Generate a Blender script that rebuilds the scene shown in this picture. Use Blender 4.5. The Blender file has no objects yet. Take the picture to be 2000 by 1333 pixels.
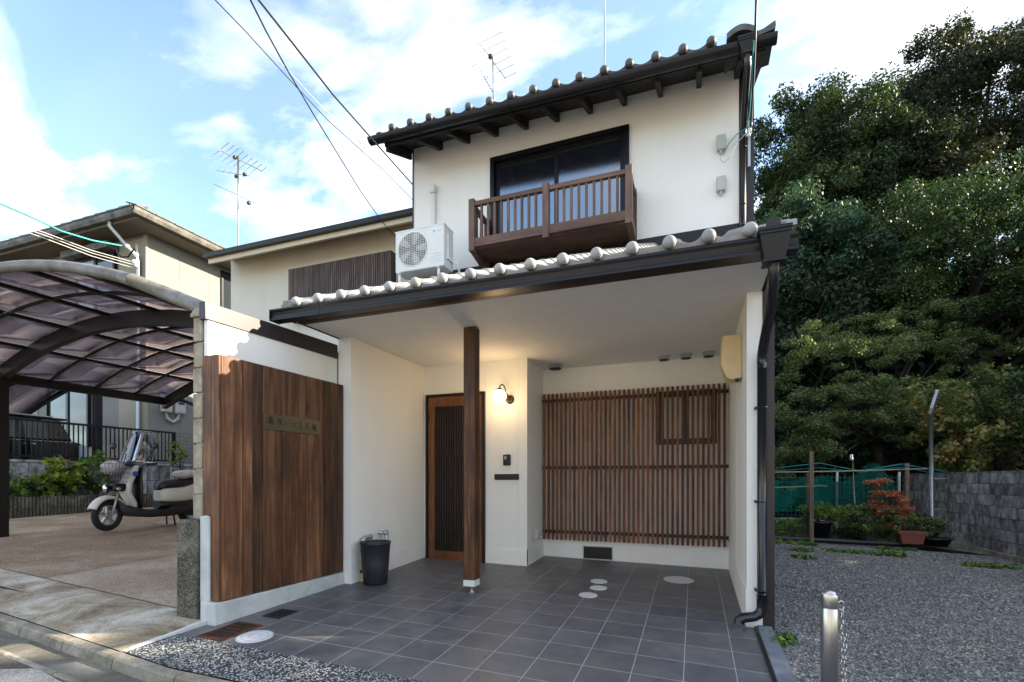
import bpy, math, random
import numpy as np
from mathutils import Vector, Matrix
R = math.radians
scene = bpy.context.scene
COL = scene.collection
random.seed(7)

# ------------------------------------------------------------------ camera
CAM_H = 1.05
YAW = R(20.3)
cam = bpy.data.cameras.new('camera')
cam.sensor_width = 36.0
cam.lens = 960 / 2000 * 36
cam.shift_y = (937 - 666.5) / 2000
cam.clip_end = 2000
cam.clip_start = 0.05
cam_ob = bpy.data.objects.new('camera', cam)
cam_ob.location = (0, 0, CAM_H)
cam_ob.rotation_euler = (R(90), 0, YAW)
COL.objects.link(cam_ob)
scene.camera = cam_ob

# ------------------------------------------------------------------ sun, sky
SUN_DIR = Vector((1.0, 0.42, 0.52)).normalized()      # towards the sun
SUN_EL = math.asin(SUN_DIR.z)
SUN_AZ = math.atan2(SUN_DIR.x, SUN_DIR.y)
sun = bpy.data.lights.new('sun', 'SUN')
sun.energy = 3.6
sun.angle = R(0.5)
sun.color = (1.0, 0.88, 0.70)
sun_ob = bpy.data.objects.new('sun', sun)
sun_ob.rotation_euler = (-SUN_DIR).to_track_quat('-Z', 'Y').to_euler()
COL.objects.link(sun_ob)

world = bpy.data.worlds.new('World')
scene.world = world
world.use_nodes = True
nt = world.node_tree
nt.nodes.clear()
def wn(t, **k):
    n = nt.nodes.new(t)
    for a, b in k.items(): setattr(n, a, b)
    return n
sky = wn('ShaderNodeTexSky', sky_type='NISHITA')
sky.sun_disc = False
sky.sun_elevation = SUN_EL
sky.sun_rotation = SUN_AZ
sky.air_density = 1.0
sky.dust_density = 0.6
sky.ozone_density = 1.2
tc = wn('ShaderNodeTexCoord')
sep = wn('ShaderNodeSeparateXYZ')
nt.links.new(tc.outputs['Generated'], sep.inputs[0])
den = wn('ShaderNodeMath', operation='ADD'); den.inputs[1].default_value = 0.22
mx = wn('ShaderNodeMath', operation='MAXIMUM'); mx.inputs[1].default_value = 0.0
nt.links.new(sep.outputs['Z'], mx.inputs[0]); nt.links.new(mx.outputs[0], den.inputs[0])
dx = wn('ShaderNodeMath', operation='DIVIDE'); dy = wn('ShaderNodeMath', operation='DIVIDE')
nt.links.new(sep.outputs['X'], dx.inputs[0]); nt.links.new(den.outputs[0], dx.inputs[1])
nt.links.new(sep.outputs['Y'], dy.inputs[0]); nt.links.new(den.outputs[0], dy.inputs[1])
cmb = wn('ShaderNodeCombineXYZ')
nt.links.new(dx.outputs[0], cmb.inputs[0]); nt.links.new(dy.outputs[0], cmb.inputs[1])
mp = wn('ShaderNodeMapping')
mp.inputs['Location'].default_value = (5.2, 1.9, 0.0)
mp.inputs['Rotation'].default_value = (0, 0, R(35))
mp.inputs['Scale'].default_value = (1.0, 1.5, 1.0)
nt.links.new(cmb.outputs[0], mp.inputs[0])
n1 = wn('ShaderNodeTexNoise'); n1.inputs['Scale'].default_value = 1.7
n1.inputs['Detail'].default_value = 12; n1.inputs['Roughness'].default_value = 0.56
n1.inputs['Distortion'].default_value = 0.35
nt.links.new(mp.outputs[0], n1.inputs['Vector'])
ramp = wn('ShaderNodeValToRGB')
ramp.color_ramp.elements[0].position = 0.452; ramp.color_ramp.elements[0].color = (0.06, 0.06, 0.06, 1)
ramp.color_ramp.elements[1].position = 0.63; ramp.color_ramp.elements[1].color = (1, 1, 1, 1)
nt.links.new(n1.outputs['Fac'], ramp.inputs[0])
n2 = wn('ShaderNodeTexNoise'); n2.inputs['Scale'].default_value = 2.6
n2.inputs['Detail'].default_value = 8
nt.links.new(mp.outputs[0], n2.inputs['Vector'])
cr = wn('ShaderNodeValToRGB')
cr.color_ramp.elements[0].position = 0.36; cr.color_ramp.elements[0].color = (2.5, 2.7, 2.95, 1)
cr.color_ramp.elements[1].position = 0.62; cr.color_ramp.elements[1].color = (4.6, 4.5, 4.4, 1)
nt.links.new(n2.outputs['Fac'], cr.inputs[0])
gain = wn('ShaderNodeMix', data_type='RGBA', blend_type='MULTIPLY')
gain.inputs['Factor'].default_value = 1.0
gain.inputs[7].default_value = (0.86, 0.92, 0.96, 1)
nt.links.new(sky.outputs[0], gain.inputs[6])
mixc = wn('ShaderNodeMix', data_type='RGBA')
nt.links.new(ramp.outputs[0], mixc.inputs['Factor'])
nt.links.new(gain.outputs[2], mixc.inputs[6]); nt.links.new(cr.outputs[0], mixc.inputs[7])
bg = wn('ShaderNodeBackground'); bg.inputs['Strength'].default_value = 0.105
nt.links.new(mixc.outputs[2], bg.inputs['Color'])
wo = wn('ShaderNodeOutputWorld')
nt.links.new(bg.outputs[0], wo.inputs[0])

vs = scene.view_settings
vs.view_transform = 'Standard'
vs.look = 'None'
vs.gamma = 1.0
vs.use_curve_mapping = False
vs.exposure = 2.28
scene.render.engine = 'CYCLES'
try:
    scene.cycles.max_bounces = 10
    scene.cycles.diffuse_bounces = 5
    scene.cycles.transparent_max_bounces = 16
    scene.cycles.caustics_reflective = False
    scene.cycles.caustics_refractive = False
except Exception:
    pass

# ------------------------------------------------------------------ projection helper (a picture point at a distance -> world point)
CY, SY = math.cos(YAW), math.sin(YAW)
def at(px, py, D):
    u = (px - 1000) / 960; v = (937 - py) / 960
    return Vector(((u * CY - SY) * D, (u * SY + CY) * D, CAM_H + v * D))
def atY(px, py, Y):
    u = (px - 1000) / 960
    return at(px, py, Y / (u * SY + CY))
def atX(px, py, X):
    u = (px - 1000) / 960
    return at(px, py, X / (u * CY - SY))

# the apron falls towards the street and to the right: a gently twisted surface
FX0, FY0, FA, FB, FT = -0.6634936, 2.4868418, -0.0264031, 0.0443624, 0.0022834982
FS = 1.2062332 - CAM_H
def fz(x, y):
    return -FS + FA * (x - FX0) + FB * (y - FY0) + FT * (x - FX0) * (y - FY0)
def gz(x, y):      # neighbour's drive
    return -0.03 - 0.026 * (x + 3.6) + 0.03 * (y - 3)
def lz(x, y):      # gravel lot
    return -0.13 - 0.040 * (x - 0.6) - 0.002 * (y - 3)

# ------------------------------------------------------------------ mesh builder
class MB:
    def __init__(s): s.v = []; s.f = []; s.sm = []
    def add(s, vs_, fs, smooth=False):
        b = len(s.v); s.v += [tuple(p) for p in vs_]
        for f in fs: s.f.append(tuple(i + b for i in f)); s.sm.append(smooth)
    def box(s, x0, x1, y0, y1, z0, z1, zf=None):
        v = [(x0,y0,z0),(x1,y0,z0),(x1,y1,z0),(x0,y1,z0),(x0,y0,z1),(x1,y0,z1),(x1,y1,z1),(x0,y1,z1)]
        s.add(v, [(0,3,2,1),(4,5,6,7),(0,1,5,4),(1,2,6,5),(2,3,7,6),(3,0,4,7)])
        return s
    def cbox(s, x0, x1, y0, y1, z0, z1, c):       # chamfered box
        xs = (x0, x1); ys = (y0, y1); zs = (z0, z1)
        v = []; idx = {}
        for i in (0,1):
            for j in (0,1):
                for k in (0,1):
                    sx = 1 if i == 0 else -1; sy = 1 if j == 0 else -1; sz = 1 if k == 0 else -1
                    for a in range(3):
                        p = [xs[i] + sx*c, ys[j] + sy*c, zs[k] + sz*c]
                        p[a] = (xs[i], ys[j], zs[k])[a]
                        idx[(i,j,k,a)] = len(v); v.append(p)
        f = []
        for i in (0,1):
            q = [(i,0,0,0),(i,1,0,0),(i,1,1,0),(i,0,1,0)]; f.append([idx[t] for t in (q if i else q[::-1])])
            q = [(0,i,0,1),(1,i,0,1),(1,i,1,1),(0,i,1,1)]; f.append([idx[t] for t in (q[::-1] if i else q)])
            q = [(0,0,i,2),(1,0,i,2),(1,1,i,2),(0,1,i,2)]; f.append([idx[t] for t in (q if i else q[::-1])])
        for j in (0,1):
            for k in (0,1):
                q = [(0,j,k,1),(1,j,k,1),(1,j,k,2),(0,j,k,2)]; f.append([idx[t] for t in (q if (j+k)%2 else q[::-1])])
                q = [(j,0,k,0),(j,1,k,0),(j,1,k,2),(j,0,k,2)]; f.append([idx[t] for t in (q[::-1] if (j+k)%2 else q)])
                q = [(j,k,0,0),(j,k,1,0),(j,k,1,1),(j,k,0,1)]; f.append([idx[t] for t in (q if (j+k)%2 else q[::-1])])
        for i in (0,1):
            for j in (0,1):
                for k in (0,1):
                    q = [idx[(i,j,k,0)], idx[(i,j,k,1)], idx[(i,j,k,2)]]
                    f.append(q if (i+j+k)%2 else q[::-1])
        s.add(v, f); return s
    def hexa(s, b, t):     # bottom quad, top quad (4 points each)
        s.add(list(b) + list(t), [(0,3,2,1),(4,5,6,7),(0,1,5,4),(1,2,6,5),(2,3,7,6),(3,0,4,7)]); return s
    def prism(s, pts, ax, a, b, smooth=False):   # pts 2D, extruded along axis ax from a to b
        def P(p, t):
            return {'x': (t, p[0], p[1]), 'y': (p[0], t, p[1]), 'z': (p[0], p[1], t)}[ax]
        n = len(pts)
        v = [P(p, a) for p in pts] + [P(p, b) for p in pts]
        base = len(s.v); s.v += v
        s.f.append(tuple(base + i for i in range(n))[::-1]); s.sm.append(False)
        s.f.append(tuple(base + n + i for i in range(n))); s.sm.append(False)
        for i in range(n):
            j = (i + 1) % n
            s.f.append((base+i, base+j, base+n+j, base+n+i)); s.sm.append(smooth)
        return s
    def tube(s, pts, r, n=8, cap=True, closed=False):
        pts = [Vector(p) for p in pts]; m = len(pts)
        rs = r if isinstance(r, (list, tuple)) else [r] * m
        rings = []; prev = None
        for i in range(m):
            if closed: d = pts[(i+1) % m] - pts[i-1]
            elif i == 0: d = pts[1] - pts[0]
            elif i == m-1: d = pts[-1] - pts[-2]
            else: d = (pts[i+1] - pts[i]).normalized() + (pts[i] - pts[i-1]).normalized()
            if d.length < 1e-9: d = Vector((0,0,1))
            d.normalize()
            if prev is None:
                up = Vector((0,0,1)) if abs(d.z) < 0.9 else Vector((1,0,0))
                a = d.cross(up).normalized()
            else:
                a = (prev - d * prev.dot(d)).normalized()
            prev = a; b = d.cross(a)
            rings.append([pts[i] + (a*math.cos(2*math.pi*k/n) + b*math.sin(2*math.pi*k/n)) * rs[i] for k in range(n)])
        base = len(s.v)
        for rg in rings: s.v += [tuple(p) for p in rg]
        cnt = m if closed else m-1
        for i in range(cnt):
            i2 = (i+1) % m
            for k in range(n):
                k2 = (k+1) % n
                s.f.append((base+i*n+k, base+i2*n+k, base+i2*n+k2, base+i*n+k2)[::-1]); s.sm.append(n > 4)
        if cap and not closed:
            s.f.append(tuple(base+k for k in range(n))); s.sm.append(False)
            s.f.append(tuple(base+(m-1)*n+k for k in range(n))[::-1]); s.sm.append(False)
        return s
    def lathe(s, prof, c=(0,0,0), n=20, ax='z'):     # prof: (radius, height)
        c = Vector(c); base = len(s.v)
        for (r, h) in prof:
            for k in range(n):
                a = 2*math.pi*k/n; p = (r*math.cos(a), r*math.sin(a), h)
                if ax == 'x': p = (h, p[0], p[1])
                if ax == 'y': p = (p[1], h, p[0])
                s.v.append((c.x+p[0], c.y+p[1], c.z+p[2]))
        for i in range(len(prof)-1):
            for k in range(n):
                k2 = (k+1) % n
                s.f.append((base+i*n+k, base+i*n+k2, base+(i+1)*n+k2, base+(i+1)*n+k)); s.sm.append(True)
        s.f.append(tuple(base+k for k in range(n))[::-1]); s.sm.append(False)
        s.f.append(tuple(base+(len(prof)-1)*n+k for k in range(n))); s.sm.append(False)
        return s
    def ball(s, c, r, n=16, m=10, sc=(1,1,1)):
        c = Vector(c); base = len(s.v)
        for i in range(m+1):
            t = math.pi*i/m
            for k in range(n):
                a = 2*math.pi*k/n
                s.v.append((c.x+r*sc[0]*math.sin(t)*math.cos(a), c.y+r*sc[1]*math.sin(t)*math.sin(a), c.z-r*sc[2]*math.cos(t)))
        for i in range(m):
            for k in range(n):
                k2 = (k+1) % n
                s.f.append((base+i*n+k, base+i*n+k2, base+(i+1)*n+k2, base+(i+1)*n+k)); s.sm.append(True)
        return s
    def loft(s, rings, smooth=True, cap=True):       # rings of equal point counts
        n = len(rings[0]); base = len(s.v)
        for rg in rings: s.v += [tuple(p) for p in rg]
        for i in range(len(rings)-1):
            for k in range(n):
                k2 = (k+1) % n
                s.f.append((base+i*n+k, base+i*n+k2, base+(i+1)*n+k2, base+(i+1)*n+k)); s.sm.append(smooth)
        if cap:
            s.f.append(tuple(base+k for k in range(n))[::-1]); s.sm.append(False)
            s.f.append(tuple(base+(len(rings)-1)*n+k for k in range(n))); s.sm.append(False)
        return s
    def grid(s, fn, nu, nv, smooth=True):
        base = len(s.v)
        for i in range(nu+1):
            for j in range(nv+1): s.v.append(tuple(fn(i/nu, j/nv)))
        for i in range(nu):
            for j in range(nv):
                a = base+i*(nv+1)+j
                s.f.append((a, a+nv+1, a+nv+2, a+1)); s.sm.append(smooth)
        return s
    def mesh(s, name, mat):
        me = bpy.data.meshes.new(name)
        me.from_pydata(s.v, [], s.f)
        me.polygons.foreach_set('use_smooth', s.sm)
        if mat: me.materials.append(mat)
        me.update()
        return me
    def build(s, name, mat, parent=None, bevel=0, solid=0, **props):
        me = s.mesh(name, mat)
        return place(name, me, parent, bevel=bevel, solid=solid, **props)

LOCAL = set()
def world_off(p):
    o = Vector((0,0,0)); q = p
    while q is not None:
        if q.name in LOCAL: return Vector((0,0,0))
        o += Vector(q.location); q = q.parent
    return -o
def place(name, me, parent=None, loc=None, rot=None, bevel=0, solid=0, **props):
    o = bpy.data.objects.new(name, me)
    COL.objects.link(o)
    if parent is not None:
        off = world_off(parent)
        o.parent = parent
    else:
        off = Vector((0,0,0))
    o.location = off + (Vector(loc) if loc is not None else Vector((0,0,0)))
    if rot: o.rotation_euler = rot
    if solid:
        m = o.modifiers.new('solid', 'SOLIDIFY'); m.thickness = solid; m.offset = 0
    if bevel:
        m = o.modifiers.new('bevel', 'BEVEL'); m.width = bevel; m.segments = 2; m.limit_method = 'ANGLE'; m.angle_limit = R(40)
    for k, v in props.items(): o[k] = v
    return o
def thing(name, label, cat, loc=(0,0,0), rz=0, group=None, local=False):
    o = bpy.data.objects.new(name, None); COL.objects.link(o)
    o.location = loc; o.rotation_euler = (0,0,rz); o.empty_display_size = 0.1
    o['label'] = label; o['category'] = cat
    if group: o['group'] = group
    if local: LOCAL.add(o.name)
    return o
def tag(o, label, cat, group=None):
    o['label'] = label; o['category'] = cat
    if group: o['group'] = group
    return o
def struct(o, kind='structure', label=None):
    o['kind'] = kind
    if label: o['label'] = label
    return o
def copy_tree(o, parent=None):
    c = o.copy(); COL.objects.link(c); c.parent = parent
    if o.name in LOCAL: LOCAL.add(c.name)
    for ch in list(o.children): copy_tree(ch, c)
    return c

# ------------------------------------------------------------------ materials
class NT:
    def __init__(s, name):
        s.m = bpy.data.materials.new(name); s.m.use_nodes = True
        s.t = s.m.node_tree; s.t.nodes.clear()
        s.out = s.n('ShaderNodeOutputMaterial'); s.b = s.n('ShaderNodeBsdfPrincipled')
        s.l(s.b.outputs[0], s.out.inputs[0])
        s.tc = s.n('ShaderNodeTexCoord')
    def n(s, t, **k):
        q = s.t.nodes.new(t)
        for a, b in k.items(): setattr(q, a, b)
        return q
    def l(s, a, b): s.t.links.new(a, b)
    def vec(s, scale=(1,1,1), rnd=0.0, rot=(0,0,0)):
        mp = s.n('ShaderNodeMapping'); mp.inputs['Scale'].default_value = scale; mp.inputs['Rotation'].default_value = rot
        if rnd:
            oi = s.n('ShaderNodeObjectInfo'); vm = s.n('ShaderNodeVectorMath', operation='SCALE')
            cb = s.n('ShaderNodeCombineXYZ')
            for i in range(3): s.l(oi.outputs['Random'], cb.inputs[i])
            s.l(cb.outputs[0], vm.inputs[0]); vm.inputs['Scale'].default_value = rnd
            ad = s.n('ShaderNodeVectorMath', operation='ADD')
            s.l(s.tc.outputs['Object'], ad.inputs[0]); s.l(vm.outputs[0], ad.inputs[1])
            s.l(ad.outputs[0], mp.inputs[0])
        else: s.l(s.tc.outputs['Object'], mp.inputs[0])
        return mp.outputs[0]
    def noise(s, v, scale, detail=5, rough=0.55, dist=0.0):
        q = s.n('ShaderNodeTexNoise'); s.l(v, q.inputs['Vector'])
        q.inputs['Scale'].default_value = scale; q.inputs['Detail'].default_value = detail
        q.inputs['Roughness'].default_value = rough; q.inputs['Distortion'].default_value = dist
        return q.outputs['Fac']
    def voro(s, v, scale, out='Distance', rnd=1.0, feature='F1'):
        q = s.n('ShaderNodeTexVoronoi', feature=feature); s.l(v, q.inputs['Vector'])
        q.inputs['Scale'].default_value = scale; q.inputs['Randomness'].default_value = rnd
        return q.outputs[out]
    def ramp(s, f, stops):
        q = s.n('ShaderNodeValToRGB'); e = q.color_ramp.elements
        while len(e) < len(stops): e.new(0.5)
        for i, (p, c) in enumerate(stops):
            e[i].position = p
            e[i].color = (c, c, c, 1) if isinstance(c, (int, float)) else (*c, 1)
        s.l(f, q.inputs[0]); return q.outputs[0]
    def mix(s, f, a, b, mode='MIX'):
        q = s.n('ShaderNodeMix', data_type='RGBA', blend_type=mode)
        for sock, val in ((q.inputs['Factor'], f), (q.inputs[6], a), (q.inputs[7], b)):
            if isinstance(val, (int, float)): sock.default_value = val if sock == q.inputs['Factor'] else (val, val, val, 1)
            elif isinstance(val, tuple): sock.default_value = (*val, 1)
            else: s.l(val, sock)
        return q.outputs[2]
    def bump(s, h, strength=0.3, dist=0.01):
        q = s.n('ShaderNodeBump'); q.inputs['Strength'].default_value = strength; q.inputs['Distance'].default_value = dist
        s.l(h, q.inputs['Height']); s.l(q.outputs[0], s.b.inputs['Normal']); return q
    def set(s, color=None, rough=None, metal=None, spec=None):
        for nm, v in (('Base Color', color), ('Roughness', rough), ('Metallic', metal), ('Specular IOR Level', spec)):
            if v is None: continue
            if isinstance(v, tuple): s.b.inputs[nm].default_value = (*v, 1)
            elif isinstance(v, (int, float)): s.b.inputs[nm].default_value = v
            else: s.l(v, s.b.inputs[nm])
        return s.m

def plain(name, col, rough=0.5, metal=0.0, var=0.12, scale=6.0, spec=0.5, bump=0.0, bscale=60):
    t = NT(name); v = t.vec()
    f = t.noise(v, scale, 4)
    c = t.ramp(f, [(0.3, tuple(x*(1-var) for x in col)), (0.7, tuple(min(1, x*(1+var)) for x in col))])
    if bump: t.bump(t.noise(v, bscale, 4), bump, 0.004)
    return t.set(c, rough, metal, spec)

def stucco(name, col, bs=0.25, scale=90, streak=(1,1,1)):
    t = NT(name); v = t.vec()
    big = t.noise(v, 0.9, 4)
    c = t.ramp(big, [(0.3, tuple(x*0.955 for x in col)), (0.7, col)])
    stv = t.noise(t.vec((2.2, 2.2, 0.10)), 3.0, 5, 0.6)
    c = t.mix(t.ramp(stv, [(0.50, 0.0), (0.75, 0.35)]), c, tuple(x*0.92 for x in col))
    v2 = t.vec(streak)
    h = t.mix(0.5, t.noise(v2, scale, 6, 0.65), t.noise(v2, scale*0.22, 4, 0.6))
    t.bump(h, bs, 0.006)
    return t.set(c, 0.88, 0, 0.25)

def wood(name, c1, c2, c3, axis='z', rough=0.55, gs=1.0, var=0.35, knots=True, spec=0.35):
    t = NT(name)
    s = {'x': (0.06,1,1), 'y': (1,0.06,1), 'z': (1,1,0.06)}[axis]
    s2 = {'x': (0.012,1,1), 'y': (1,0.012,1), 'z': (1,1,0.012)}[axis]
    v = t.vec(s, 37.0); v2 = t.vec(s2, 37.0)
    g = t.noise(v, 26*gs, 6, 0.6, 0.5)
    fine = t.noise(v2, 380*gs, 3, 0.65)
    base = t.ramp(g, [(0.28, c1), (0.5, c2), (0.72, c3)])
    base = t.mix(t.ramp(fine, [(0.35, 0.0), (0.65, 0.45)]), base, c1)
    blot = t.noise(t.vec((1,1,0.5) if axis == 'z' else (0.5,1,1), 11.0), 3.5, 4, 0.6)
    base = t.mix(t.ramp(blot, [(0.36, 0.6), (0.6, 0.0)]), base, tuple(x*0.5 for x in c1))
    if knots:
        k = t.voro(t.vec(tuple(q*6 if q < 1 else q for q in s), 37.0), 2.1)
        base = t.mix(t.ramp(k, [(0.03, 0.85), (0.085, 0.0)]), base, tuple(x*0.3 for x in c1))
    oi = t.n('ShaderNodeObjectInfo')
    hv = t.ramp(oi.outputs['Random'], [(0.0, 1-var), (1.0, 1+var*0.7)])
    base = t.mix(1.0, base, hv, 'MULTIPLY')
    t.bump(t.mix(0.5, g, fine), 0.25, 0.002)
    return t.set(base, rough, 0, spec)

M = {}
WHITE = (0.87, 0.85, 0.795)
M['wall'] = stucco('white_stucco', WHITE, 0.25, 110)
M['wall_up'] = stucco('trowelled_stucco', (0.87, 0.85, 0.80), 1.0, 26, (1, 1, 1.7))
M['skirt'] = plain('white_skirting', (0.85, 0.83, 0.78), 0.6, var=0.03)
M['ceil'] = plain('ceiling_paint', (0.80, 0.79, 0.76), 0.8, var=0.03)
M['cream'] = stucco('cream_siding', (0.70, 0.66, 0.56), 0.2, 90)
M['cream_fascia'] = plain('cream_fascia', (0.72, 0.62, 0.45), 0.6, var=0.05)
M['dark_metal'] = plain('dark_metal', (0.006, 0.0055, 0.007), 0.36, 0.0, 0.1, 3, 0.35)
M['brown_metal'] = plain('brown_metal', (0.030, 0.022, 0.024), 0.42, 0.2, 0.08, 3)
M['black'] = plain('black_plastic', (0.006, 0.006, 0.007), 0.45, 0, 0.1)
M['pipe'] = plain('black_pipe', (0.010, 0.010, 0.012), 0.22, 0, 0.1, spec=0.6)
M['soffit'] = plain('dark_soffit', (0.006, 0.0045, 0.004), 0.7, 0, 0.2)
M['steel'] = plain('brushed_steel', (0.55, 0.52, 0.48), 0.28, 1.0, 0.05)
M['chrome'] = plain('chrome', (0.75, 0.75, 0.76), 0.1, 1.0, 0.02)
M['zinc'] = plain('zinc', (0.42, 0.44, 0.46), 0.4, 0.8, 0.1)
M['grey_plastic'] = plain('grey_plastic', (0.45, 0.45, 0.43), 0.5, 0, 0.05)
M['white_plastic'] = plain('white_plastic', (0.72, 0.72, 0.69), 0.4, 0, 0.04)
M['beige_plastic'] = plain('beige_plastic', (0.72, 0.55, 0.30), 0.45, 0, 0.05)
M['board'] = wood('cedar_boards', (0.065, 0.027, 0.014), (0.195, 0.085, 0.041), (0.42, 0.215, 0.105), 'z', 0.6, 0.8, 0.62)
M['post'] = wood('stained_post', (0.04, 0.017, 0.009), (0.14, 0.056, 0.023), (0.30, 0.135, 0.055), 'z', 0.5, 1.3, 0.1)
M['beam'] = wood('stained_beam', (0.035, 0.017, 0.010), (0.095, 0.042, 0.02), (0.18, 0.08, 0.038), 'x', 0.5, 1.0, 0.1)
M['slat'] = wood('lattice_wood', (0.09, 0.030, 0.012), (0.21, 0.074, 0.028), (0.40, 0.155, 0.056), 'z', 0.65, 1.6, 0.42, False)
M['slat_x'] = wood('lattice_rail_wood', (0.018, 0.010, 0.008), (0.04, 0.020, 0.013), (0.06, 0.03, 0.018), 'x', 0.55, 1.0, 0.1, False)
M['door'] = wood('door_wood', (0.13, 0.048, 0.018), (0.22, 0.086, 0.032), (0.30, 0.125, 0.048), 'z', 0.4, 1.4, 0.15, False)
M['balc'] = wood('balcony_wood', (0.10, 0.060, 0.043), (0.18, 0.108, 0.077), (0.25, 0.155, 0.112), 'z', 0.55, 1.6, 0.22, False)
M['balc_x'] = wood('balcony_rail_wood', (0.10, 0.055, 0.038), (0.18, 0.098, 0.066), (0.25, 0.145, 0.10), 'x', 0.55, 1.4, 0.18, False)
M['louver'] = wood('louver_wood', (0.10, 0.072, 0.062), (0.17, 0.125, 0.108), (0.24, 0.18, 0.155), 'z', 0.7, 1.0, 0.25, False)
M['stake'] = wood('weathered_stake', (0.10, 0.07, 0.05), (0.20, 0.145, 0.10), (0.30, 0.23, 0.17), 'z', 0.8, 1.0, 0.2)
M['bark'] = wood('bark', (0.02, 0.016, 0.012), (0.055, 0.043, 0.032), (0.10, 0.08, 0.06), 'z', 0.9, 0.5, 0.2)

def glazed(name, c1, c2, rough):
    t = NT(name); v = t.vec((1,1,1), 20)
    c = t.ramp(t.noise(v, 9, 6, 0.65), [(0.32, c1), (0.66, c2)])
    sp = t.noise(v, 55, 4, 0.7)
    c = t.mix(t.ramp(sp, [(0.62, 0.0), (0.72, 0.5)]), c, tuple(min(1, x*1.5) for x in c2))
    oi = t.n('ShaderNodeObjectInfo')
    c = t.mix(1.0, c, t.ramp(oi.outputs['Random'], [(0, 0.88), (1, 1.08)]), 'MULTIPLY')
    t.bump(t.noise(v, 80, 4), 0.12, 0.003)
    return t.set(c, rough, 0, 0.5)
M['kawara'] = glazed('silver_roof_tile', (0.25, 0.247, 0.245), (0.36, 0.355, 0.35), 0.45)
M['kawara_old'] = glazed('weathered_roof_tile', (0.045, 0.043, 0.038), (0.11, 0.106, 0.098), 0.45)
M['roof_grey'] = glazed('grey_slate', (0.09, 0.085, 0.075), (0.16, 0.15, 0.13), 0.8)

def tile_mat():
    t = NT('slate_floor_tile'); v = t.vec((1,1,1), 31)
    a = t.noise(v, 3.2, 7, 0.62, 0.6)
    c = t.ramp(a, [(0.30, (0.072, 0.075, 0.088)), (0.52, (0.108, 0.110, 0.125)), (0.74, (0.165, 0.160, 0.168))])
    st = t.noise(t.vec((0.35,1,1), 31), 14, 5, 0.6)
    c = t.mix(t.ramp(st, [(0.4, 0.0), (0.75, 0.35)]), c, (0.125, 0.115, 0.11))
    oi = t.n('ShaderNodeObjectInfo')
    c = t.mix(1.0, c, t.ramp(oi.outputs['Random'], [(0, 0.92), (0.5, 1.0), (1, 1.08)]), 'MULTIPLY')
    ge = t.n('ShaderNodeNewGeometry'); dirt = t.noise(ge.outputs['Position'], 1.3, 6, 0.6, 0.4)
    c = t.mix(t.ramp(dirt, [(0.42, 0.0), (0.62, 0.42)]), c, (0.16, 0.145, 0.125))
    d2 = t.noise(ge.outputs['Position'], 7.0, 5, 0.65); c = t.mix(t.ramp(d2, [(0.35, 0.30), (0.5, 0.0)]), c, (0.05, 0.052, 0.06))
    dust = t.noise(t.tc.outputs['Object'], 160, 2)
    t.bump(t.mix(0.4, a, dust), 0.18, 0.002)
    r = t.ramp(a, [(0.3, 0.36), (0.7, 0.52)])
    return t.set(c, r, 0, 0.5)
M['tile'] = tile_mat()
M['grout'] = plain('pale_grout', (0.46, 0.455, 0.45), 0.9, var=0.1, scale=30)

def concrete(name, c1, c2, c3, stain=0.5, fine=0.35, sc=1.0, rough=0.9, speck=0.0):
    t = NT(name); v = t.vec()
    a = t.noise(v, 1.6*sc, 9, 0.68, 0.5)
    c = t.ramp(a, [(0.33, c1), (0.5, c2), (0.66, c3)])
    f = t.noise(v, 60*sc, 6, 0.7)
    c = t.mix(t.ramp(f, [(0.35, fine), (0.6, 0.0)]), c, tuple(x*0.35 for x in c1))
    if speck:
        k = t.voro(v, 130, 'Color')
        kk = t.n('ShaderNodeSeparateColor'); t.l(k, kk.inputs[0])
        c = t.mix(t.ramp(kk.outputs[0], [(0.0, 0.0), (0.55, 0.0), (0.95, speck)]), c, c3)
        c = t.mix(t.ramp(kk.outputs[1], [(0.0, speck), (0.4, 0.0)]), c, tuple(x*0.3 for x in c1))
        t.bump(t.voro(v, 130), 0.5, 0.004)
    else:
        t.bump(t.mix(0.5, f, t.noise(v, 220*sc, 4)), 0.35, 0.004)
    return t.set(c, rough, 0, 0.3)
M['conc_ramp'] = concrete('stained_concrete', (0.15, 0.10, 0.05), (0.42, 0.36, 0.26), (0.72, 0.69, 0.60), fine=0.55, sc=1.3)
M['conc_kerb'] = concrete('kerb_concrete', (0.15, 0.13, 0.095), (0.30, 0.27, 0.21), (0.47, 0.43, 0.36), sc=2.2, fine=0.6)
M['conc_gut'] = concrete('gutter_concrete', (0.09, 0.08, 0.065), (0.15, 0.14, 0.115), (0.25, 0.235, 0.20), sc=1.4)
M['aggregate'] = concrete('exposed_aggregate', (0.21, 0.135, 0.082), (0.34, 0.235, 0.150), (0.52, 0.40, 0.28), sc=0.8, fine=0.3, speck=0.8)
M['aggregate2'] = concrete('pale_aggregate', (0.30, 0.215, 0.145), (0.43, 0.33, 0.235), (0.60, 0.50, 0.38), sc=0.9, fine=0.3, speck=0.8)
M['pillar'] = concrete('mossy_aggregate', (0.03, 0.028, 0.02), (0.085, 0.078, 0.06), (0.26, 0.24, 0.19), sc=2.5, fine=0.5, speck=0.7)
M['base_conc'] = concrete('grey_render', (0.36, 0.38, 0.38), (0.50, 0.52, 0.52), (0.62, 0.63, 0.62), fine=0.1, sc=1.5)
M['asphalt'] = concrete('asphalt', (0.06, 0.052, 0.042), (0.10, 0.088, 0.07), (0.17, 0.15, 0.12), sc=1.3, fine=0.4, speck=0.7)
M['patch'] = concrete('worn_concrete_road', (0.30, 0.27, 0.22), (0.50, 0.47, 0.41), (0.64, 0.62, 0.55), sc=1.6, fine=0.75, speck=0.5)
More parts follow.
